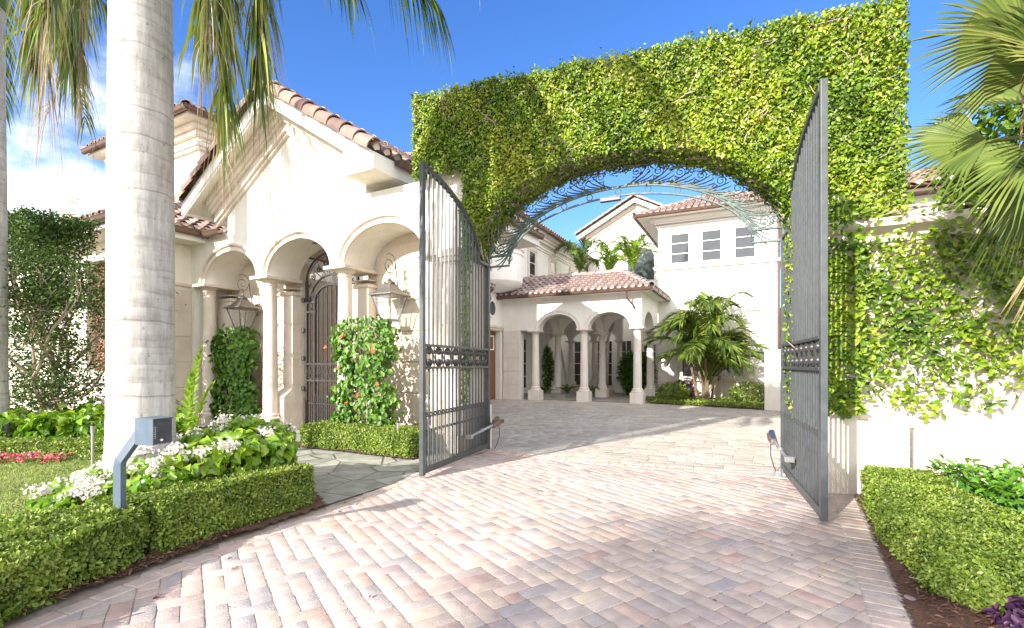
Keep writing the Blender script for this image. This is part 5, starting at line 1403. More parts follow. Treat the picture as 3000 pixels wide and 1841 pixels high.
def royal_trunk(parent, h, r0, r1):
    mb = MB(); prof = []; z = -.05; segs = []
    while z < h:
        f = z/h
        base = r1 + (r0-r1)*(1-f)**1.2 + .05*math.exp(-max(z-.3, 0)/.35) + .012*sin(f*5)
        prof.append((base, z)); z2 = z + random.uniform(.13, .27)
        g_ = random.uniform(.0, .75); segs += [1, g_, g_*.9, 1]
        prof += [(base+.0003, z2-.022), (base-.0022, z2-.010), (base-.0022, z2-.006)]
        z = z2
    mb.lathe(prof, 0, 0, 40)
    for i_, (vx, vy, vz) in enumerate(mb.v):      # ring scars run slightly off level
        a_ = atan2(vy, vx); mb.v[i_] = (vx, vy, vz + .010*sin(a_+vz*2.3) + .006*sin(3*a_+vz*5.1) + .004*sin(7*a_+vz*9))
    for q in range(len(prof)-1):
        for k in range(40): mb.r[q*40+k] = segs[q] if q < len(segs) else 1.0
    return mb.build('trunk', 'royal_bark', parent, smooth=True, ang=60)

# near royal palm
NP = thing('palm_tree', 'royal palm with a thick pale ringed trunk rising from the flower bed by the intercom', 'palm tree', (-3.62, 4.87, 0), 0)
royal_trunk(NP, 7.2, .262, .258)
mb = MB(); mb.lathe([(.26, 7.2), (.25, 7.5), (.20, 8.0), (.10, 8.35)], 0, 0, 24); mb.build('crownshaft', 'palm_leaf', NP, smooth=True)
RF = [((0, 0, 8.0), (.4, -.1, 8.6), (.92, -.1, 6.9), (.86, -.12, 3.95), 80, .50, 1.5),
      ((0, 0, 8.0), (.6, .0, 8.3), (1.16, .05, 6.6), (1.10, .05, 4.35), 80, .55, 1.4),
      ((0, 0, 8.0), (.5, -.1, 8.3), (1.0, -.25, 6.8), (.72, -.25, 4.6), 70, .50, 1.4),
      ((0, .1, 8.0), (-.3, -.1, 8.5), (-.92, -.15, 6.9), (-.86, -.15, 4.35), 80, .48, 1.5),
      ((0, .1, 8.1), (-.3, .3, 8.7), (-1.05, .4, 7.2), (-1.02, .4, 4.75), 70, .50, 1.5),
      ((0, .1, 8.1), (-.3, -.2, 8.3), (-.62, -.3, 7.0), (-.58, -.3, 4.7), 60, .45, 1.4),
      ((0, 0, 8.2), (.8, -.1, 8.4), (1.35, -.15, 5.9), (2.10, -.2, 5.12), 90, .52, 1.4),
      ((0, 0, 8.2), (1.2, .2, 9.0), (1.9, .2, 6.0), (2.82, .15, 5.16), 90, .55, 1.4),
      ((0, 0, 8.2), (1.2, 1.0, 9.6), (2.4, 2.0, 8.8), (3.1, 2.6, 7.6), 60, .7, 1.0),
      ((0, 0, 8.2), (.2, 1.4, 9.8), (.5, 2.6, 9.2), (.6, 3.4, 8.4), 60, .7, .9),
      ((0, 0, 8.2), (-1.2, .8, 9.8), (-2.2, 1.4, 9.0), (-2.9, 1.9, 8.0), 60, .7, .9),
      ((0, 0, 8.2), (-1.1, -1.0, 9.6), (-2.0, -1.8, 8.8), (-2.6, -2.3, 7.8), 60, .7, .9),
      ((0, 0, 8.2), (.6, -1.4, 9.6), (1.1, -2.2, 8.8), (1.4, -2.8, 7.9), 60, .7, .9),
      ((0, 0, 8.3), (.2, .1, 9.6), (.5, .2, 10.6), (1.0, .3, 11.2), 50, .6, .5)]
for i, (a, b, c, d, n, ll, hg) in enumerate(RF):
    frond(NP, (a, b, c, d), n+(190 if i < 6 else 90), ll, .036, 'palm_leaf', hang=hg*random.uniform(1, 1.3), rshift=.24 if i < 6 else -.15, jit=.42 if i < 6 else .15)
    if i < 6:
        frond(NP, tuple(tuple(q+random.gauss(0, .05) for q in p) for p in (a, b, c, (d[0]+.03, d[1], d[2]-.42))), (260 if i in (0, 1, 3) else 120), .5, .009, 'palm_dry', hang=2.6, jit=.6, start=.45 if i < 3 else .6, name='dry_fibre', rr=.008)

LP = thing('palm_tree', 'royal palm at the left edge of the photo, only a strip of its trunk showing', 'palm tree', (-8.97, 8.5, 0), 0)
royal_trunk(LP, 7.6, .27, .25)
mb = MB(); mb.lathe([(.28, 7.6), (.25, 7.9), (.2, 8.3), (.1, 8.6)], 0, 0, 24); mb.build('crownshaft', 'palm_leaf', LP, smooth=True)
for i in range(12):
    a = 2*pi*i/12 + .2; r = random.uniform(2.4, 3.0); ez = random.uniform(7.0, 8.2) if i % 3 else random.uniform(6.4, 7.0)
    ca, sa = cos(a), sin(a)
    frond(LP, ((0, 0, 8.4), (r*.4*ca, r*.4*sa, 9.8), (r*.85*ca, r*.85*sa, 9.0), (r*ca, r*sa, ez)), 70, .65, .034, 'palm_leaf', hang=1.0)

# fan palm entering at the right edge
FP = thing('fan_palm', 'fan palm leaning in at the right edge, with split green, yellowing and dry fronds', 'palm tree', (4.74, 3.85, 0), 0)
mb = MB(); mb.lathe([(.22, 0), (.17, .5), (.15, 1.5), (.16, 2.6), (.2, 3.1), (.12, 3.5)], 0, 0, 20); mb.build('trunk', 'twig', FP, smooth=True)
def fan(parent, base, hub, droop, R, mat, nseg=34, spread=2.5, roll=0.0, split=.5, rshift=0.0):
    base, hub = np.array(base, float), np.array(hub, float)
    d = unit(hub-base); up = np.array([0, 0, 1.]); s = unit(np.cross(d, up)); nrm = np.cross(s, d)
    s, nrm = s*cos(roll)+nrm*sin(roll), nrm*cos(roll)-s*sin(roll)
    V = []; F = []; rn = []
    for k in range(nseg):
        a0 = -spread/2 + spread*k/nseg; a1 = a0 + spread/nseg; am = (a0+a1)/2
        Rk = R*(1-.18*abs(am)/(spread/2))*random.uniform(.9, 1.05)
        dm = d*cos(am)+s*sin(am); e0 = d*cos(a0)+s*sin(a0); e1 = d*cos(a1)+s*sin(a1)
        b = len(V); dz = np.array([0, 0, -1.])
        tw = random.gauss(0, .02)
        V += [hub, hub + e0*R*split*.98, hub + dm*R*split + nrm*.022*(R), hub + e1*R*split*.98,
              hub + dm*Rk*.78 + dz*droop*.35*R + (e0-dm)*Rk*.28, hub + dm*Rk*.78 + dz*droop*.35*R + (e1-dm)*Rk*.28,
              hub + dm*Rk + dz*droop*R*.8 + s*tw]
        F += [(b, b+1, b+2), (b, b+2, b+3), (b+1, b+4, b+2), (b+2, b+5, b+3), (b+2, b+4, b+6), (b+2, b+6, b+5)]
        rn += [float(np.clip(random.gauss(.4+rshift, .12), 0, 1))]*6
    o = np_mesh('fan_frond', np.array(V), np.array(F), rn, mat, parent)
    mb = MB(); mb.tube([tuple(base), tuple(base*.5+hub*.5+up*.06), tuple(hub)], [.022, .016, .012], 6); mb.build('petiole', 'fan_leaf', o)
    return o
FB = (0, 0, 3.25)
fan(FP, FB, (-.75, -.25, 3.52), .22, .88, 'fan_leaf', rshift=.34, roll=1.05)
fan(FP, FB, (-.72, .05, 4.05), .16, .85, 'fan_leaf', rshift=.1, roll=-1.1)
fan(FP, FB, (-.62, -.35, 4.45), .2, .9, 'fan_leaf', rshift=.05, roll=1.1)
fan(FP, FB, (-.74, .35, 3.38), .16, .80, 'fan_leaf', rshift=-.05, roll=1.0)
fan(FP, FB, (-.42, .15, 2.98), .45, .75, 'fan_leaf', rshift=-.2, roll=-.9)
fan(FP, FB, (-.45, -.5, 2.75), .5, .85, 'fan_dry', rshift=.2, roll=.8)
fan(FP, FB, (-.30, -.75, 2.65), .55, .85, 'fan_dry', rshift=-.1, roll=.4)
fan(FP, FB, (-.55, -.2, 3.95), .3, .9, 'fan_leaf', rshift=-.05, roll=1.2)
fan(FP, FB, (-.66, -.1, 3.75), .28, .85, 'fan_leaf', rshift=.0, roll=-.9)
fan(FP, FB, (-.5, -.4, 4.75), .15, .95, 'fan_leaf', rshift=.1, roll=.1)
fan(FP, FB, (-.50, .1, 3.15), .35, .78, 'fan_leaf', rshift=.0, roll=.9)
fan(FP, FB, (-.5, -.35, 2.55), .6, .8, 'fan_dry', rshift=.3, roll=-.3)
fan(FP, FB, (-.1, -.5, 4.3), .3, .9, 'fan_leaf', rshift=.0, roll=.2)
fan(FP, FB, (.4, .3, 4.2), .3, .9, 'fan_leaf', rshift=.0, roll=.2)
fan(FP, FB, (.0, .7, 3.9), .3, .9, 'fan_leaf', rshift=.0, roll=.2)
tf = MB()
for k in range(120):
    a = random.uniform(0, 2*pi); r = random.uniform(.05, .3); z = random.uniform(3.3, 3.75); p = Vector((-.55+r*cos(a), -.1+r*.6*sin(a), z+.3))
    tf.tube([p, p+Vector((random.gauss(-.03, .03), random.gauss(0, .03), -.2)), p+Vector((random.gauss(-.05, .05), random.gauss(0, .04), -.42))], [.006, .008, .003], 4, r=random.random())
tf.build('flower_stalk', 'fan_dry', FP)

# clipped hedges
hedge('hedge', 'clipped box hedge edging the flower bed along the driveway, ending at the stone path', 'hedge',
      [(-2.70, 3.86), (-2.49, 4.40), (-2.10, 5.26), (-2.52, 5.56), (-2.95, 4.70), (-3.22, 4.05)], .43, 9000, .026, bumpy=.022, bare=.25)
hedge('hedge', 'broad flat topped hedge in the lower left corner with bare twigs at its foot', 'hedge',
      [(-2.86, 1.7), (-2.88, 2.9), (-2.80, 3.80), (-3.25, 4.05), (-3.8, 3.75), (-4.6, 3.2), (-5.0, 1.7)], .37, 7000, .032, bumpy=.06, bare=.6)
hedge('hedge', 'low clipped hedge below the red flowering vine, between the stone path and the gatehouse', 'hedge',
      [(-3.82, 9.02), (-2.6, 8.42), (-1.62, 7.86), (-1.30, 8.40), (-2.3, 8.98), (-3.5, 9.6)], .40, 4200, .034, bumpy=.03)
hedge('hedge', 'very low dark edging hedge across the back of the lawn at left', 'hedge',
      [(-10, 7.72), (-6.9, 7.62), (-5.55, 7.5), (-5.4, 7.95), (-7, 8.25), (-10, 8.35)], .27, 2600, .036, bumpy=.03)
hedge('hedge', 'low clipped hedge beside the mulch strip at the lower right of the driveway', 'hedge',
      [(3.98, 5.62), (3.42, 4.75), (3.02, 4.0), (2.70, 3.22), (2.82, 2.95), (3.6, 2.9), (3.72, 3.5), (3.9, 4.1), (4.25, 4.9), (4.5, 5.35)], .36, 9000, .026, bumpy=.03)
# large leaved shrubs behind the right hedge
SH = thing('shrub', 'glossy large leaved shrub bed behind the low hedge at the foot of the garden wall', 'shrub', (4.9, 4.2, 0), 0)
poly = [(4.42, 5.35), (4.22, 4.95), (3.86, 4.05), (3.65, 3.3), (3.7, 2.3), (6.3, 2.3), (6.3, 4.5)]
x = rng.uniform(3.5, 6.3, 9000); y = rng.uniform(2.3, 5.4, 9000); k = inpoly(x, y, poly); x, y = x[k], y[k]
ht = .40 + .10*lump(x, y, 1.5) + rng.uniform(-.22, .10, len(x))
P = np.stack([x-4.9, y-4.2, ht], 1)
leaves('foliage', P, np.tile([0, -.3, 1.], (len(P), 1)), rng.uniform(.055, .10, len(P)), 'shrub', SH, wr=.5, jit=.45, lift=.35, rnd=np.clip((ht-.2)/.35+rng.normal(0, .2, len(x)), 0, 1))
mb = MB()
for i in range(90):
    j = random.randrange(len(x)); mb.tube([(x[j]-4.9, y[j]-4.2, 0), (x[j]-4.9+.03, y[j]-4.2, ht[j])], .006, 5)
mb.prism([(a-4.9, b-4.2) for a, b in offset_poly(ccw(poly), .15)], .02, .16); mb.build('branches', 'core', SH)
PU = thing('purple_plant', 'dark purple leafed plant in the bottom right corner beside the mulch', 'plant', (3.02, 2.70, 0), 0)
d = unit(rng.normal(0, 1, (700, 3))*[1, 1, .6]); d[:, 2] = np.abs(d[:, 2])
P = d*np.array([.36, .26, .17])*rng.uniform(.6, 1, (700, 1)) + [0, 0, .04]
leaves('foliage', P, d+[0, -.2, .6], rng.uniform(.04, .07, 700), 'purple', PU, wr=.55, jit=.4, lift=.25)
mb = MB()
for i in range(40):
    a = random.uniform(0, 6.28); mb.tube([(.12*cos(a), .1*sin(a), 0), (.25*cos(a), .2*sin(a), .14)], .005, 4)
mb.build('stems', 'purple', PU)

# begonia beds
def begonias(name, label, poly, hf, n, nfl, L, base):
    root = thing(name, label, 'flower bed', (base[0], base[1], 0), 0)
    root['kind'] = 'stuff'
    xs = [p[0] for p in poly]; ys = [p[1] for p in poly]
    x = rng.uniform(min(xs), max(xs), n*3); y = rng.uniform(min(ys), max(ys), n*3); k = inpoly(x, y, poly); x, y = x[k][:n], y[k][:n]
    e = .04
    H = hf(x, y); gxh = (hf(x+e, y)-hf(x-e, y))/(2*e); gyh = (hf(x, y+e)-hf(x, y-e))/(2*e)
    z = H*(1 - rng.uniform(0, 1, len(x))**2.2*.75)
    Nn = unit(np.stack([-gxh*1.2, -gyh*1.2-.35, np.ones(len(x))*.8], 1))
    P = np.stack([x-base[0], y-base[1], z], 1)
    ax = np.stack([-gxh, -gyh-.3, np.full(len(x), -.7)], 1)
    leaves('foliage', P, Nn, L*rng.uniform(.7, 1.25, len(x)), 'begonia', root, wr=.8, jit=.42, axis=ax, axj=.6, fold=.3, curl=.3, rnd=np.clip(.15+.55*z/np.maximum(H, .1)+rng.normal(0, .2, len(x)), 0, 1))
    mb = MB()
    for i in range(int(len(x)/9)):
        mb.tube([(P[i, 0]+random.gauss(0, .05), P[i, 1]+random.gauss(0, .05), .02), (P[i, 0], P[i, 1], P[i, 2]*.6), tuple(P[i])], [.008, .006, .004], 5)
    mb.build('stems', 'vine', root)
    fp = []; fn = []; st = MB()
    for i in range(nfl):
        j = rng.integers(len(x)) if i % 2 else min(rng.integers(len(x), size=2), key=lambda q: y[q]); c = np.array([x[j]-base[0], y[j]-base[1], H[j]+rng.uniform(-.08, .05)]) + Nn[j]*.03
        m = rng.integers(24, 46); q = rng.normal(0, 1, (m, 3))*[.036, .036, .024]
        fp.append(c+q); fn.append(unit(q+[0, -.02, .03]))
        st.tube([(c[0]+random.gauss(0, .03), c[1]+random.gauss(0, .03), c[2]-.2), (c[0], c[1], c[2]-.03)], .003, 4)
    fp = np.concatenate(fp); fn = np.concatenate(fn)
    leaves('flowers', fp, fn, rng.uniform(.022, .038, len(fp)), 'petal_white', root, wr=.9, jit=.6, fold=.2)
    st.build('flower_stalks', 'petal_pink', root)
    return root
B1 = [(-2.38, 5.35), (-2.85, 4.65), (-3.15, 4.1), (-3.6, 4.0), (-4.15, 4.35), (-4.35, 4.9), (-4.2, 5.8), (-3.8, 6.3), (-3.2, 6.7), (-2.75, 6.2)]
def h1(x, y):
    d1 = np.sqrt(((x+3.0)/.85)**2 + ((y-5.65)/1.0)**2)
    d2 = np.sqrt(((x+3.35)/.9)**2 + ((y-4.6)/.6)**2)
    return .30 + .56*np.exp(-d1**2*.9) + .14*np.exp(-d2**2) + .05*lump(x, y, 1.6, 2.0)
begonias('begonia_bed', 'white flowering begonia bed round the thick royal palm trunk behind the intercom', B1, h1, 4300, 80, .105, (-3.2, 5.2))
B2 = [(-10.5, 8.4), (-7.2, 8.3), (-5.7, 8.05), (-5.6, 8.8), (-6.3, 9.6), (-10.5, 9.9)]
begonias('begonia_bed', 'white flowering begonia bed behind the low hedge at the far left', B2, lambda x, y: .55+.16*lump(x, y, 1.2)+.14*np.exp(-((x+7.9)/.8)**2), 2200, 16, .14, (-7.8, 9.0))

# red bedding flowers in front of the far hedge
RB = thing('red_flowers', 'low strip of red bedding flowers against the far edging hedge on the lawn', 'flower bed', (-7.4, 7.45, 0), 0); RB['kind'] = 'stuff'
n = 900; P = np.stack([rng.uniform(-1.6, .75, n), rng.uniform(-.16, .16, n), rng.uniform(.05, .17, n)], 1)
leaves('flowers', P, np.tile([0, -.4, 1.], (n, 1)), rng.uniform(.03, .05, n), 'petal_pink', RB, wr=.8)
n = 900; P = np.stack([rng.uniform(-1.6, .85, n), rng.uniform(-.18, .18, n), rng.uniform(.03, .12, n)], 1)
leaves('foliage', P, np.tile([0, -.3, 1.], (n, 1)), rng.uniform(.03, .05, n), 'shrub', RB, wr=.6)

# turf blades
n = 60000; x = rng.uniform(-8.6, -3.5, n); y = rng.uniform(1.8, 7.6, n)
k = inpoly(x, y, [(-3.75, 3.7), (-4.3, 4.6), (-4.15, 6.9), (-4.7, 7.5), (-8.6, 7.6), (-8.6, 2.2), (-4.9, 2.8)]); x, y = x[k], y[k]
P = np.stack([x, y, np.full(len(x), .045)+lump(x, y, 1.3, 1.0)*.02], 1)
tag(leaves('grass', P, np.tile([0, -1., .3], (len(P), 1)), rng.uniform(.02, .05, len(P)), 'grass', None, wr=.28, jit=.8, axis=np.tile([0, 0, 1.], (len(P), 1)), axj=.55, rnd=np.clip(.5+.3*lump(x, y, .8)+rng.normal(0, .2, len(x)), 0, 1)), kind='stuff')

# vines on the arches
def vine(name, label, x0, x1, z1, y0, y1, n, L, flowers, cuts=()):
    o = thing(name, label, 'vine', F1.matrix_basis @ Vector(((x0+x1)/2, (y0+y1)/2, 0)), radians(-29))
    hx, hy = (x1-x0)/2, (y1-y0)/2
    z = rng.uniform(.1, z1, n); wd = 1 - .34*np.clip(lump(z*1.3, z*.7, 1.6, 3.0)+.2, 0, 1) - .12*np.sin(z*5+1.0) + rng.normal(0, .09, n)
    a = rng.uniform(0, 2*pi, n); rr = np.sqrt(rng.uniform(.35, 1, n))
    x = hx*wd*np.sign(np.cos(a))*np.abs(np.cos(a))**.7*rr; y = hy*np.sin(a)*rr
    top = z1 - .28*(np.abs(x)/hx)**2 + .10*lump(x, x, 3.0); k = z < top
    x, y, z, a = x[k], y[k], z[k], a[k]
    P = np.stack([x, y, z], 1); Nn = np.stack([np.cos(a)*.8, np.sin(a)-.45, np.full(len(x), .45)], 1)
    leaves('foliage', P, Nn, L*rng.uniform(.7, 1.25, len(x)), 'vine', o, wr=.78, jit=.4, axis=np.stack([np.cos(a)*.3, np.full(len(x), -.3), np.full(len(x), -.7)], 1), axj=.55, curl=.25)
    mb = MB()
    for i in range(16):
        px = random.uniform(-.5, .5)*hx; pts = []
        for j in range(9):
            pts.append((px, random.gauss(0, .05), z1*.92*j/8)); px += random.gauss(0, .07)
        mb.tube(pts, .008, 5)
    for i in range(5):
        xx = -hx*.6 + hx*1.2*i/4; mb.box(xx-.008, xx+.008, hy*.3, hy*.3+.012, 0, z1*.9)
    mb.build('stems', 'vinewood', o)
    for i in range(flowers):
        zt_ = z1*(.12 + .78*(i+.5)/flowers); best = None
        for _ in range(400):
            j = rng.integers(len(x))
            if y[j] < -hy*.3 and abs(z[j]-zt_) < .15: best = j; break
        if best is None: continue
        q = np.repeat((np.array([x[best], -hy-.02, z[best]]) + rng.normal(0, .03, (random.choice((1, 1, 2)), 3)))[:, :], 5, 0); aa = np.tile(np.arange(5)*2*pi/5, len(q)//5)
        leaves('flower', q, np.tile([0, -1., .2], (len(q), 1)), .042, 'petal_red', o, wr=.8, jit=.15, axis=np.stack([np.cos(aa), np.full(len(aa), -.35), np.sin(aa)], 1), axj=.1)
    return o
vine('flowering_vine', 'leafy vine with red trumpet flowers covering the right column base of the gatehouse', .06, 1.58, 2.42, -.38, .12, 2600, .10, 8)
vine('vine', 'plain green vine on a trellis in the far left arch, without flowers', -4.50, -2.98, 2.42, -.05, .45, 2300, .115, 0)

# trimmed multi stem tree on the left
TR = thing('trimmed_tree', 'multi stemmed tree with a flat clipped crown in front of the left wing', 'tree', (-9.35, 10.0, 0), radians(-29))
mb = MB()
def limb(p, d, L, r, lev):
    pts = [p]; q = Vector(p); dd = Vector(d)
    for k in range(4):
        dd = (dd + Vector((random.gauss(0, .14), random.gauss(0, .14), random.gauss(.04, .08)))).normalized(); q = q + dd*L/4; pts.append(tuple(q))
    mb.tube(pts, [r*(1-.45*i/4) for i in range(5)], 6)
    tips.append(tuple(q))
    if lev > 0 and q.z < 4.2:
        for k in range(3 if lev > 1 else 2):
            a = random.uniform(0, 2*pi); nd = (dd*.8 + Vector((cos(a)*.75, sin(a)*.45, random.uniform(.0, .5)))).normalized()
            limb(tuple(q), nd, L*.72, r*.55, lev-1)
        for k in range(2):
            a = random.uniform(0, 2*pi); nd = Vector((cos(a), sin(a)*.5, random.uniform(-.1, .5))).normalized()
            limb(pts[2], nd, L*.6, r*.4, lev-2 if lev > 1 else 0)
tips = []
for k in range(4): limb((random.gauss(0, .1), random.gauss(0, .08), 0), (random.gauss(0, .18), random.gauss(0, .1), 1), 1.45, .06, 3)
mb.build('trunk', 'vinewood', TR)
tips = np.array(tips)
P1 = np.stack([rng.uniform(-1.15, .85, 7500), rng.uniform(-.6, .6, 7500), 4.42-np.abs(rng.normal(0, .36, 7500))], 1)
P2 = np.repeat(tips, 44, 0) + rng.normal(0, .18, (len(tips)*44, 3)); P2 = P2[P2[:, 2] < 4.5]
P3 = np.stack([rng.uniform(-1.1, .75, 8000), rng.uniform(-.5, .5, 8000), rng.uniform(.1, 2.5, 8000)], 1)
P3 = P3[lump(P3[:, 0], P3[:, 2], 1.2, 1.0)+.25 - (P3[:, 2]-1.2)*.25 > rng.uniform(-.3, .6, len(P3))]
P4 = np.stack([rng.uniform(-1.15, -.5, 1500), rng.uniform(-.5, .4, 1500), rng.uniform(2, 4.2, 1500)], 1)
P5 = np.stack([rng.uniform(.4, .85, 1300), rng.uniform(-.5, .4, 1300), rng.uniform(2.6, 3.6, 1300)], 1)
P = np.concatenate([P1, P2, P3, P4, P5])
leaves('crown', P, np.tile([0, -.3, 1.], (len(P), 1)), rng.uniform(.05, .095, len(P)), 'tree_leaf', TR, wr=.45, jit=.8)

def fern(name, label, loc, n, r, mat, up=.6, grp=None, ll=.09):
    o = thing(name, label, 'plant', loc, random.uniform(0, 6), grp)
    for i in range(n):
        a = 2*pi*i/n + random.uniform(-.2, .2); rr = r*random.uniform(.8, 1.1); ca, sa = cos(a), sin(a); h = up*random.uniform(.75, 1.2)
        frond(o, ((0, 0, .05), (rr*.25*ca, rr*.25*sa, h*.8), (rr*.6*ca, rr*.6*sa, h*1.15), (rr*ca, rr*sa, h*.7)), 26, ll, ll*.2, mat, hang=.25, start=.1, rr=.008)
    return o
SF = thing('sword_fern', 'single bright fern fronds standing right of the near palm trunk', 'plant', (-4.9, 7.55, 0), 0)
for dx, hgt in ((.05, 1.75), (-.02, 1.35), (.12, 1.2), (-.25, 1.3)):
    frond(SF, ((dx*.5, 0, 0), (dx, 0, hgt*.5), (dx*1.5, 0, hgt*.8), (dx*2.2+.1, 0, hgt)), 50, .13, .028, 'palm_bright', hang=.15, start=.25, rr=.008)
fern('fern', 'fern between the left wing wall and the near palm trunk', (-8.0, 10.3, 0), 12, 1.0, 'palm_leaf', .9, ll=.14)

# courtyard planting
CP = thing('clump_palm', 'large clumping palm with arching fronds in front of the villa wall', 'palm tree', (7.75, 19.9, 0), 0)
mb = MB()
for i in range(11):
    a = random.uniform(0, 2*pi); r = random.uniform(.05, .35); l = random.uniform(.8, 2.0); q = random.uniform(.1, .35)
    mb.tube([(r*cos(a), r*sin(a), 0), (r*cos(a)*1.3, r*sin(a)*1.3, l*.5), ((r+q*l)*cos(a), (r+q*l)*sin(a), l)], [.07, .055, .05], 8)
mb.build('trunk', 'twig', CP, smooth=True)
for i in range(78):
    a = 2*pi*i/78*5 + random.uniform(-.2, .2); inc = random.uniform(.15, 1.0); R = random.uniform(2.1, 3.7)
    ca, sa = cos(a), sin(a)*.75; h0 = random.uniform(.6, 1.7); pk = h0 + R*(1.15-inc*.8); ez_ = pk - random.uniform(.1, .7)*(0.4+inc)
    hr = R*(.25+.75*inc)*.82
    frond(CP, ((.1*ca, .1*sa, h0), (hr*.25*ca, hr*.25*sa, h0+(pk-h0)*.75), (hr*.65*ca, hr*.65*sa, pk+.15), (hr*ca, hr*sa, ez_)), 52, .72, .05, 'palm_bright' if (inc > .8 and sa < .2 and ca > 0 and i % 2) else 'palm_leaf', hang=.45, lift=.35, start=.3, rr=.02, rshift=.12)
def court_palm(label, loc, h, nf, R, mat, lean=(0, 0)):
    o = thing('courtyard_palm', label, 'palm tree', loc, 0, 'palms rising behind the porch roof')
    mb = MB(); mb.tube([(0, 0, 0), (lean[0]*.4, lean[1]*.4, h*.4), (lean[0], lean[1], h)], [.10, .08, .07], 10); mb.build('trunk', 'bark', o, smooth=True)
    for i in range(nf):
        a = 2*pi*i/nf + random.uniform(-.2, .2); ca, sa = cos(a), sin(a); r = R*random.uniform(.8, 1.1); e = random.uniform(.65, 1.25)
        x0, y0 = lean
        frond(o, ((x0, y0, h), (x0+r*.15*ca, y0+r*.15*sa, h+1.0*e+.2), (x0+r*.5*ca, y0+r*.5*sa, h+1.9*e+.1), (x0+r*ca, y0+r*sa, h+1.5*e-.2)), 52, .55, .045, mat, hang=.3, lift=.15, start=.12, rr=.018, rshift=.1)
    return o
court_palm('dark green palm crown behind the porch roof, nearest the garage wing', (3.9, 26.6, 0), 6.2, 9, 1.3, 'palm_leaf', (-.3, 0))
court_palm('bright yellow green palm crown rising above the middle of the porch roof', (5.2, 27.4, 0), 6.3, 10, 1.4, 'palm_bright', (.2, .2))
court_palm('bright green palm crown behind the porch roof, closest to the window block', (6.9, 27.6, 0), 6.7, 11, 1.5, 'palm_bright', (-.2, 0))
for (lb, px, py, ht_, lean) in (('slender leaning bare palm stem seen through the left porch arch', 2.9, 25.2, 5.0, (-1.2, .4)), ('slender bare palm stem leaning right behind the middle porch column', 4.1, 25.0, 5.0, (1.6, .5))):
    o = thing('courtyard_palm', lb, 'palm tree', (px, py, 0), 0)
    mb = MB(); mb.tube([(0, 0, 0), (lean[0]*.35, lean[1]*.4, ht_*.45), (lean[0], lean[1], ht_)], [.07, .06, .05], 10); mb.build('trunk', 'bark', o, smooth=True)
    for i in range(7):
        a = 2*pi*i/7; frond(o, ((lean[0], lean[1], ht_), (lean[0]+.3*cos(a), lean[1]+.3*sin(a), ht_+.8), (lean[0]+.8*cos(a), lean[1]+.8*sin(a), ht_+.9), (lean[0]+1.2*cos(a), lean[1]+1.2*sin(a), ht_+.4)), 34, .45, .04, 'palm_bright', start=.15)

def bush(name, label, loc, r, n, L, mat, wr=.5, lift=.3, sq=1.0):
    o = thing(name, label, 'shrub', loc, 0)
    d = unit(rng.normal(0, 1, (n, 3))); d[:, 2] = d[:, 2]*.9
    P = d*np.array(r)*rng.uniform(.6, 1.0, (n, 1)) + [0, 0, r[2]*.95]; k = P[:, 2] > .02
    leaves('foliage', P[k], d[k]+[0, 0, .3], L*rng.uniform(.7, 1.2, k.sum()), mat, o, wr=wr, jit=.5, lift=lift, axis=d[k], axj=.5)
    mb = MB()
    for i in range(12):
        a = random.uniform(0, 6.28); mb.tube([(.05*cos(a), .05*sin(a), 0), (.5*r[0]*cos(a), .5*r[1]*sin(a), r[2]*random.uniform(.8, 1.4))], [.02, .008], 5)
    mb.build('branches', 'twig', o)
    return o
bush('lady_palm', 'bushy lady palm with strappy leaves inside the porch beside the front corner column', (6.05, 24.3, 0), (.75, .7, 1.15), 1500, .34, 'shrub', wr=.16)
bush('juniper', 'feathery light green ground shrub left of the clumping palm', (6.35, 19.7, 0), (.65, .5, .42), 1500, .13, 'hedge', wr=.25)
bush('juniper', 'feathery green ground shrub right of the clumping palm near the white pier', (8.9, 18.6, 0), (.75, .55, .45), 1700, .13, 'hedge', wr=.25)
bush('dark_shrub', 'small dark purplish shrub tucked behind the clumping palm stems', (7.2, 20.9, 0), (.5, .35, .45), 700, .10, 'purple')
fern('cycad', 'low dark cycad in the porch between the left and middle front columns', (2.6, 23.2, .1), 14, .62, 'palm_leaf', .45, ll=.12)
fern('cycad', 'low dark cycad behind the left front porch column', (1.55, 23.6, .1), 12, .5, 'palm_leaf', .35, ll=.11)
fern('cycad', 'low dark cycad right of the middle front porch column', (3.75, 22.9, .1), 12, .5, 'palm_leaf', .4, ll=.11)
bush('leafy_shrub', 'tall dark leafy shrub seen deep inside the porch through the left arch', (1.6, 26.3, 0), (.55, .5, 1.4), 1300, .28, 'shrub', wr=.2)
GC_ = [(5.35, 19.25), (8.4, 16.55), (9.6, 17.6), (11, 19.5), (7.2, 21.8), (5.9, 22.2)]
x = rng.uniform(5.2, 11, 16000); y = rng.uniform(16.4, 22.2, 16000); k = inpoly(x, y, GC_); x, y = x[k], y[k]
P = np.stack([x, y, rng.uniform(.02, .15, len(x))], 1)
tag(leaves('ground_cover', P, np.tile([0, -.2, 1.], (len(P), 1)), rng.uniform(.05, .10, len(P)), 'hedge', None, wr=.55, jit=.5), kind='stuff')
sheet('planting_soil', GC_, .015, 'soil')

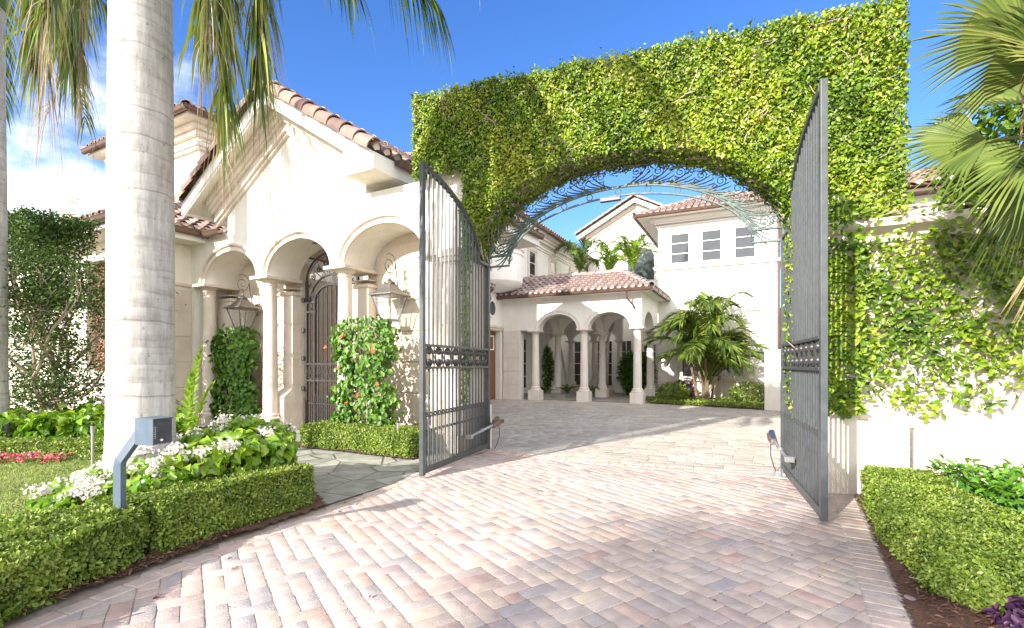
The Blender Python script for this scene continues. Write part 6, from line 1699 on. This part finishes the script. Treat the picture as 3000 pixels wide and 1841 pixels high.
# a leafy tree behind the viewer, whose crown shades the lower right of the paving
ST = thing('street_tree', 'tall slender tree across the street behind the viewer', 'tree', (-18.95, -18.45, 0), 0)
mb = MB(); mb.tube([(0, 0, 0), (.1, .1, 4.5), (.1, .0, 9.5), (0, 0, 13.5)], [.2, .16, .12, .05], 10)
for i in range(14):
    a = 2*pi*i/14; mb.tube([(.05, 0, 12.0+.08*i), (.6*cos(a), .6*sin(a), 12.8+.08*i), (1.0*cos(a), 1.0*sin(a), 13.0+.08*i)], [.05, .035, .012], 6)
mb.build('trunk', 'twig', ST)
Pa, Na = blob_leaves((0, 0, 13.7), (1.35, 1.35, .95), 900)
leaves('crown', Pa+rng.normal(0, .28, Pa.shape), Na, rng.uniform(.18, .30, len(Pa)), 'tree_leaf', ST, jit=.7)

# ================================================================== INTERCOM, SPRINKLERS
IC = thing('intercom', 'blue grey intercom box on a bent square post at the edge of the hedge', 'intercom', (-2.95, 3.75, 0), 0)
ps = MB(); sq_ = .028
def sqtube(mb, pts, h):
    mb.tube(pts, h*sqrt(2), 4)
sqtube(ps, [(0, 0, 0), (0, 0, .74), (.008, .0, .78), (.145, .03, 1.0), (.16, .035, 1.015), (.24, .05, 1.015)], sq_)
ps.build('post', 'intercom', IC)
bx = MB(); bw_ = .105
bx.box(-bw_, bw_, -.10, -.085, -.11, .115); bx.box(-bw_, -bw_+.008, -.085, .10, -.11, .115); bx.box(bw_-.008, bw_, -.085, .13, -.11, .115); bx.box(-bw_+.008, bw_-.008, -.085, .13, .107, .115); bx.box(-bw_+.008, bw_-.008, -.085, .10, -.11, -.102)
b = bx.build('box', 'intercom', IC); b.location = (.235, .03, 1.0); b.rotation_euler = (0, 0, radians(-108)); b.scale = (.80, .80, .88)
fp_ = MB(); fp_.box(-.095, .095, .085, .098, -.101, .106); f_ = fp_.build('front_panel', 'panel', b)
sl_ = MB()
for i in range(4): sl_.box(-.045+.024*i-.005, -.045+.024*i+.005, .098, .1005, -.02, .05)
sl_.box(-.075, -.02, .098, .1005, .07, .085); sl_.box(.035, .07, .098, .1005, .065, .09); sl_.build('speaker_slot', 'iron_dark', f_)
kp = MB()
for i in range(6):
    for j in range(2): kp.box(.055+.016*j, .066+.016*j, .098, .102, -.06+.018*i, -.049+.018*i)
kp.build('keypad', 'steel', f_)
bt = MB(); vs = [(-.0 + .016*cos(2*pi*k/16), .103, -.075+.010*sin(2*pi*k/16)) for k in range(16)]; bt.add(vs + [(x, .097, z) for x, y, z in vs], [tuple(range(16))[::-1]] + [(k, (k+1) % 16, 16+(k+1) % 16, 16+k) for k in range(16)]); bt.build('call_button', 'white_plastic', f_)
def sprinkler(label, loc, h):
    o = thing('sprinkler', label, 'sprinkler', loc, 0, 'pop up sprinkler risers')
    mb = MB(); mb.lathe([(.018, 0), (.018, h-.12), (.024, h-.12), (.024, h-.03)], 0, 0, 12); mb.build('riser', 'steel', o, smooth=True, ang=30)
    mb = MB(); mb.lathe([(.026, h-.03), (.028, h-.01), (.016, h), (.012, h+.012)], 0, 0, 12); mb.build('head', 'iron_dark', o, smooth=True, ang=30)
sprinkler('sprinkler riser standing in the far begonia bed left of the palm trunk', (-5.55, 6.6, 0), .72)
sprinkler('sprinkler riser behind the low hedge under the flowering vine', (-1.86, 8.15, 0), .58)

# ================================================================== LIGHT, SKY, CAMERA
EL = radians(25); AZ = Vector((.687, .727, 0)).normalized()
sd = bpy.data.lights.new('sun', 'SUN'); sd.energy = 4.3; sd.angle = radians(.53); sd.color = (1.0, .93, .83)
so_ = bpy.data.objects.new('sun', sd); COL.objects.link(so_)
dirv = Vector((AZ.x*cos(EL), AZ.y*cos(EL), -sin(EL))); so_.rotation_euler = dirv.to_track_quat('-Z', 'Y').to_euler(); so_.location = (-12, -14, 12)

W_ = bpy.data.worlds.new('World'); SC.world = W_; W_.use_nodes = True
t = W_.node_tree; N = t.nodes; L = t.links; N.clear()
out = N.new('ShaderNodeOutputWorld'); bg = N.new('ShaderNodeBackground'); bg.inputs['Strength'].default_value = .15
sky = N.new('ShaderNodeTexSky'); sky.sky_type = 'NISHITA'; sky.sun_disc = False; sky.sun_elevation = EL; sky.sun_rotation = atan2(-AZ.x, -AZ.y)
sky.air_density = 1.0; sky.dust_density = .3; sky.ozone_density = 3.0; sky.altitude = 0
tc = N.new('ShaderNodeTexCoord'); sp = N.new('ShaderNodeSeparateXYZ'); L.new(tc.outputs['Generated'], sp.inputs[0])
def math_(op, a, b=None, clamp=False):
    n = N.new('ShaderNodeMath'); n.operation = op; n.use_clamp = clamp
    for i, v in enumerate((a, b)):
        if v is None: continue
        if isinstance(v, (int, float)): n.inputs[i].default_value = v
        else: L.new(v, n.inputs[i])
    return n.outputs[0]
mp = N.new('ShaderNodeMapping'); mp.inputs['Scale'].default_value = (1, 1, 1.7); mp.inputs['Location'].default_value = (.4, .15, .1); L.new(tc.outputs['Generated'], mp.inputs[0])
nz = N.new('ShaderNodeTexNoise'); nz.inputs['Scale'].default_value = 3.2; nz.inputs['Detail'].default_value = 9; nz.inputs['Roughness'].default_value = .55; L.new(mp.outputs[0], nz.inputs['Vector'])
left = math_('MULTIPLY', math_('SUBTRACT', -.30, sp.outputs['X']), 4.0, True)       # cloud bank to the west
low = math_('SUBTRACT', 1.0, math_('MULTIPLY', math_('SUBTRACT', sp.outputs['Z'], .25), 3.0, True), True)
back = math_('MULTIPLY', math_('SUBTRACT', -.05, sp.outputs['Y']), 3.0, True)  # unseen cloud cover added behind the camera as neutral fill light
thin = math_('ADD', math_('MULTIPLY', math_('MULTIPLY', left, low), .29), nz.outputs['Fac'])
cl = N.new('ShaderNodeMapRange'); cl.interpolation_type = 'SMOOTHSTEP'; cl.inputs['From Min'].default_value = .66; cl.inputs['From Max'].default_value = .95; L.new(thin, cl.inputs['Value'])
hs = N.new('ShaderNodeHueSaturation'); hs.inputs['Hue'].default_value = .514; hs.inputs['Saturation'].default_value = 1.25; hs.inputs['Value'].default_value = .86; L.new(sky.outputs[0], hs.inputs['Color'])
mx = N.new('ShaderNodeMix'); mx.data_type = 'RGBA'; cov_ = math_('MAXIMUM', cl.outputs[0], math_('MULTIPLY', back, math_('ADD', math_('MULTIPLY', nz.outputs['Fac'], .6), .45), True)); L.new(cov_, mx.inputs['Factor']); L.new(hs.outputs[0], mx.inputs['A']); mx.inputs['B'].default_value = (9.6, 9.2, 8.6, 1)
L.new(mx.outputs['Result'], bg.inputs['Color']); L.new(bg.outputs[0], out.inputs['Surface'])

cd = bpy.data.cameras.new('camera'); co = bpy.data.objects.new('camera', cd); COL.objects.link(co)
co.location = (0, 0, 1.5); co.rotation_euler = (radians(90), 0, 0)
cd.sensor_width = 36; cd.lens = 1200/2464*36; cd.shift_y = 122/2464; cd.clip_start = .05; cd.clip_end = 1500
SC.camera = co
SC.view_settings.view_transform = 'Standard'; SC.view_settings.look = 'None'; SC.view_settings.exposure = 1.3; SC.view_settings.gamma = 1
SC.cycles.max_bounces = 6; SC.cycles.diffuse_bounces = 4; SC.cycles.transmission_bounces = 4; SC.cycles.transparent_max_bounces = 8
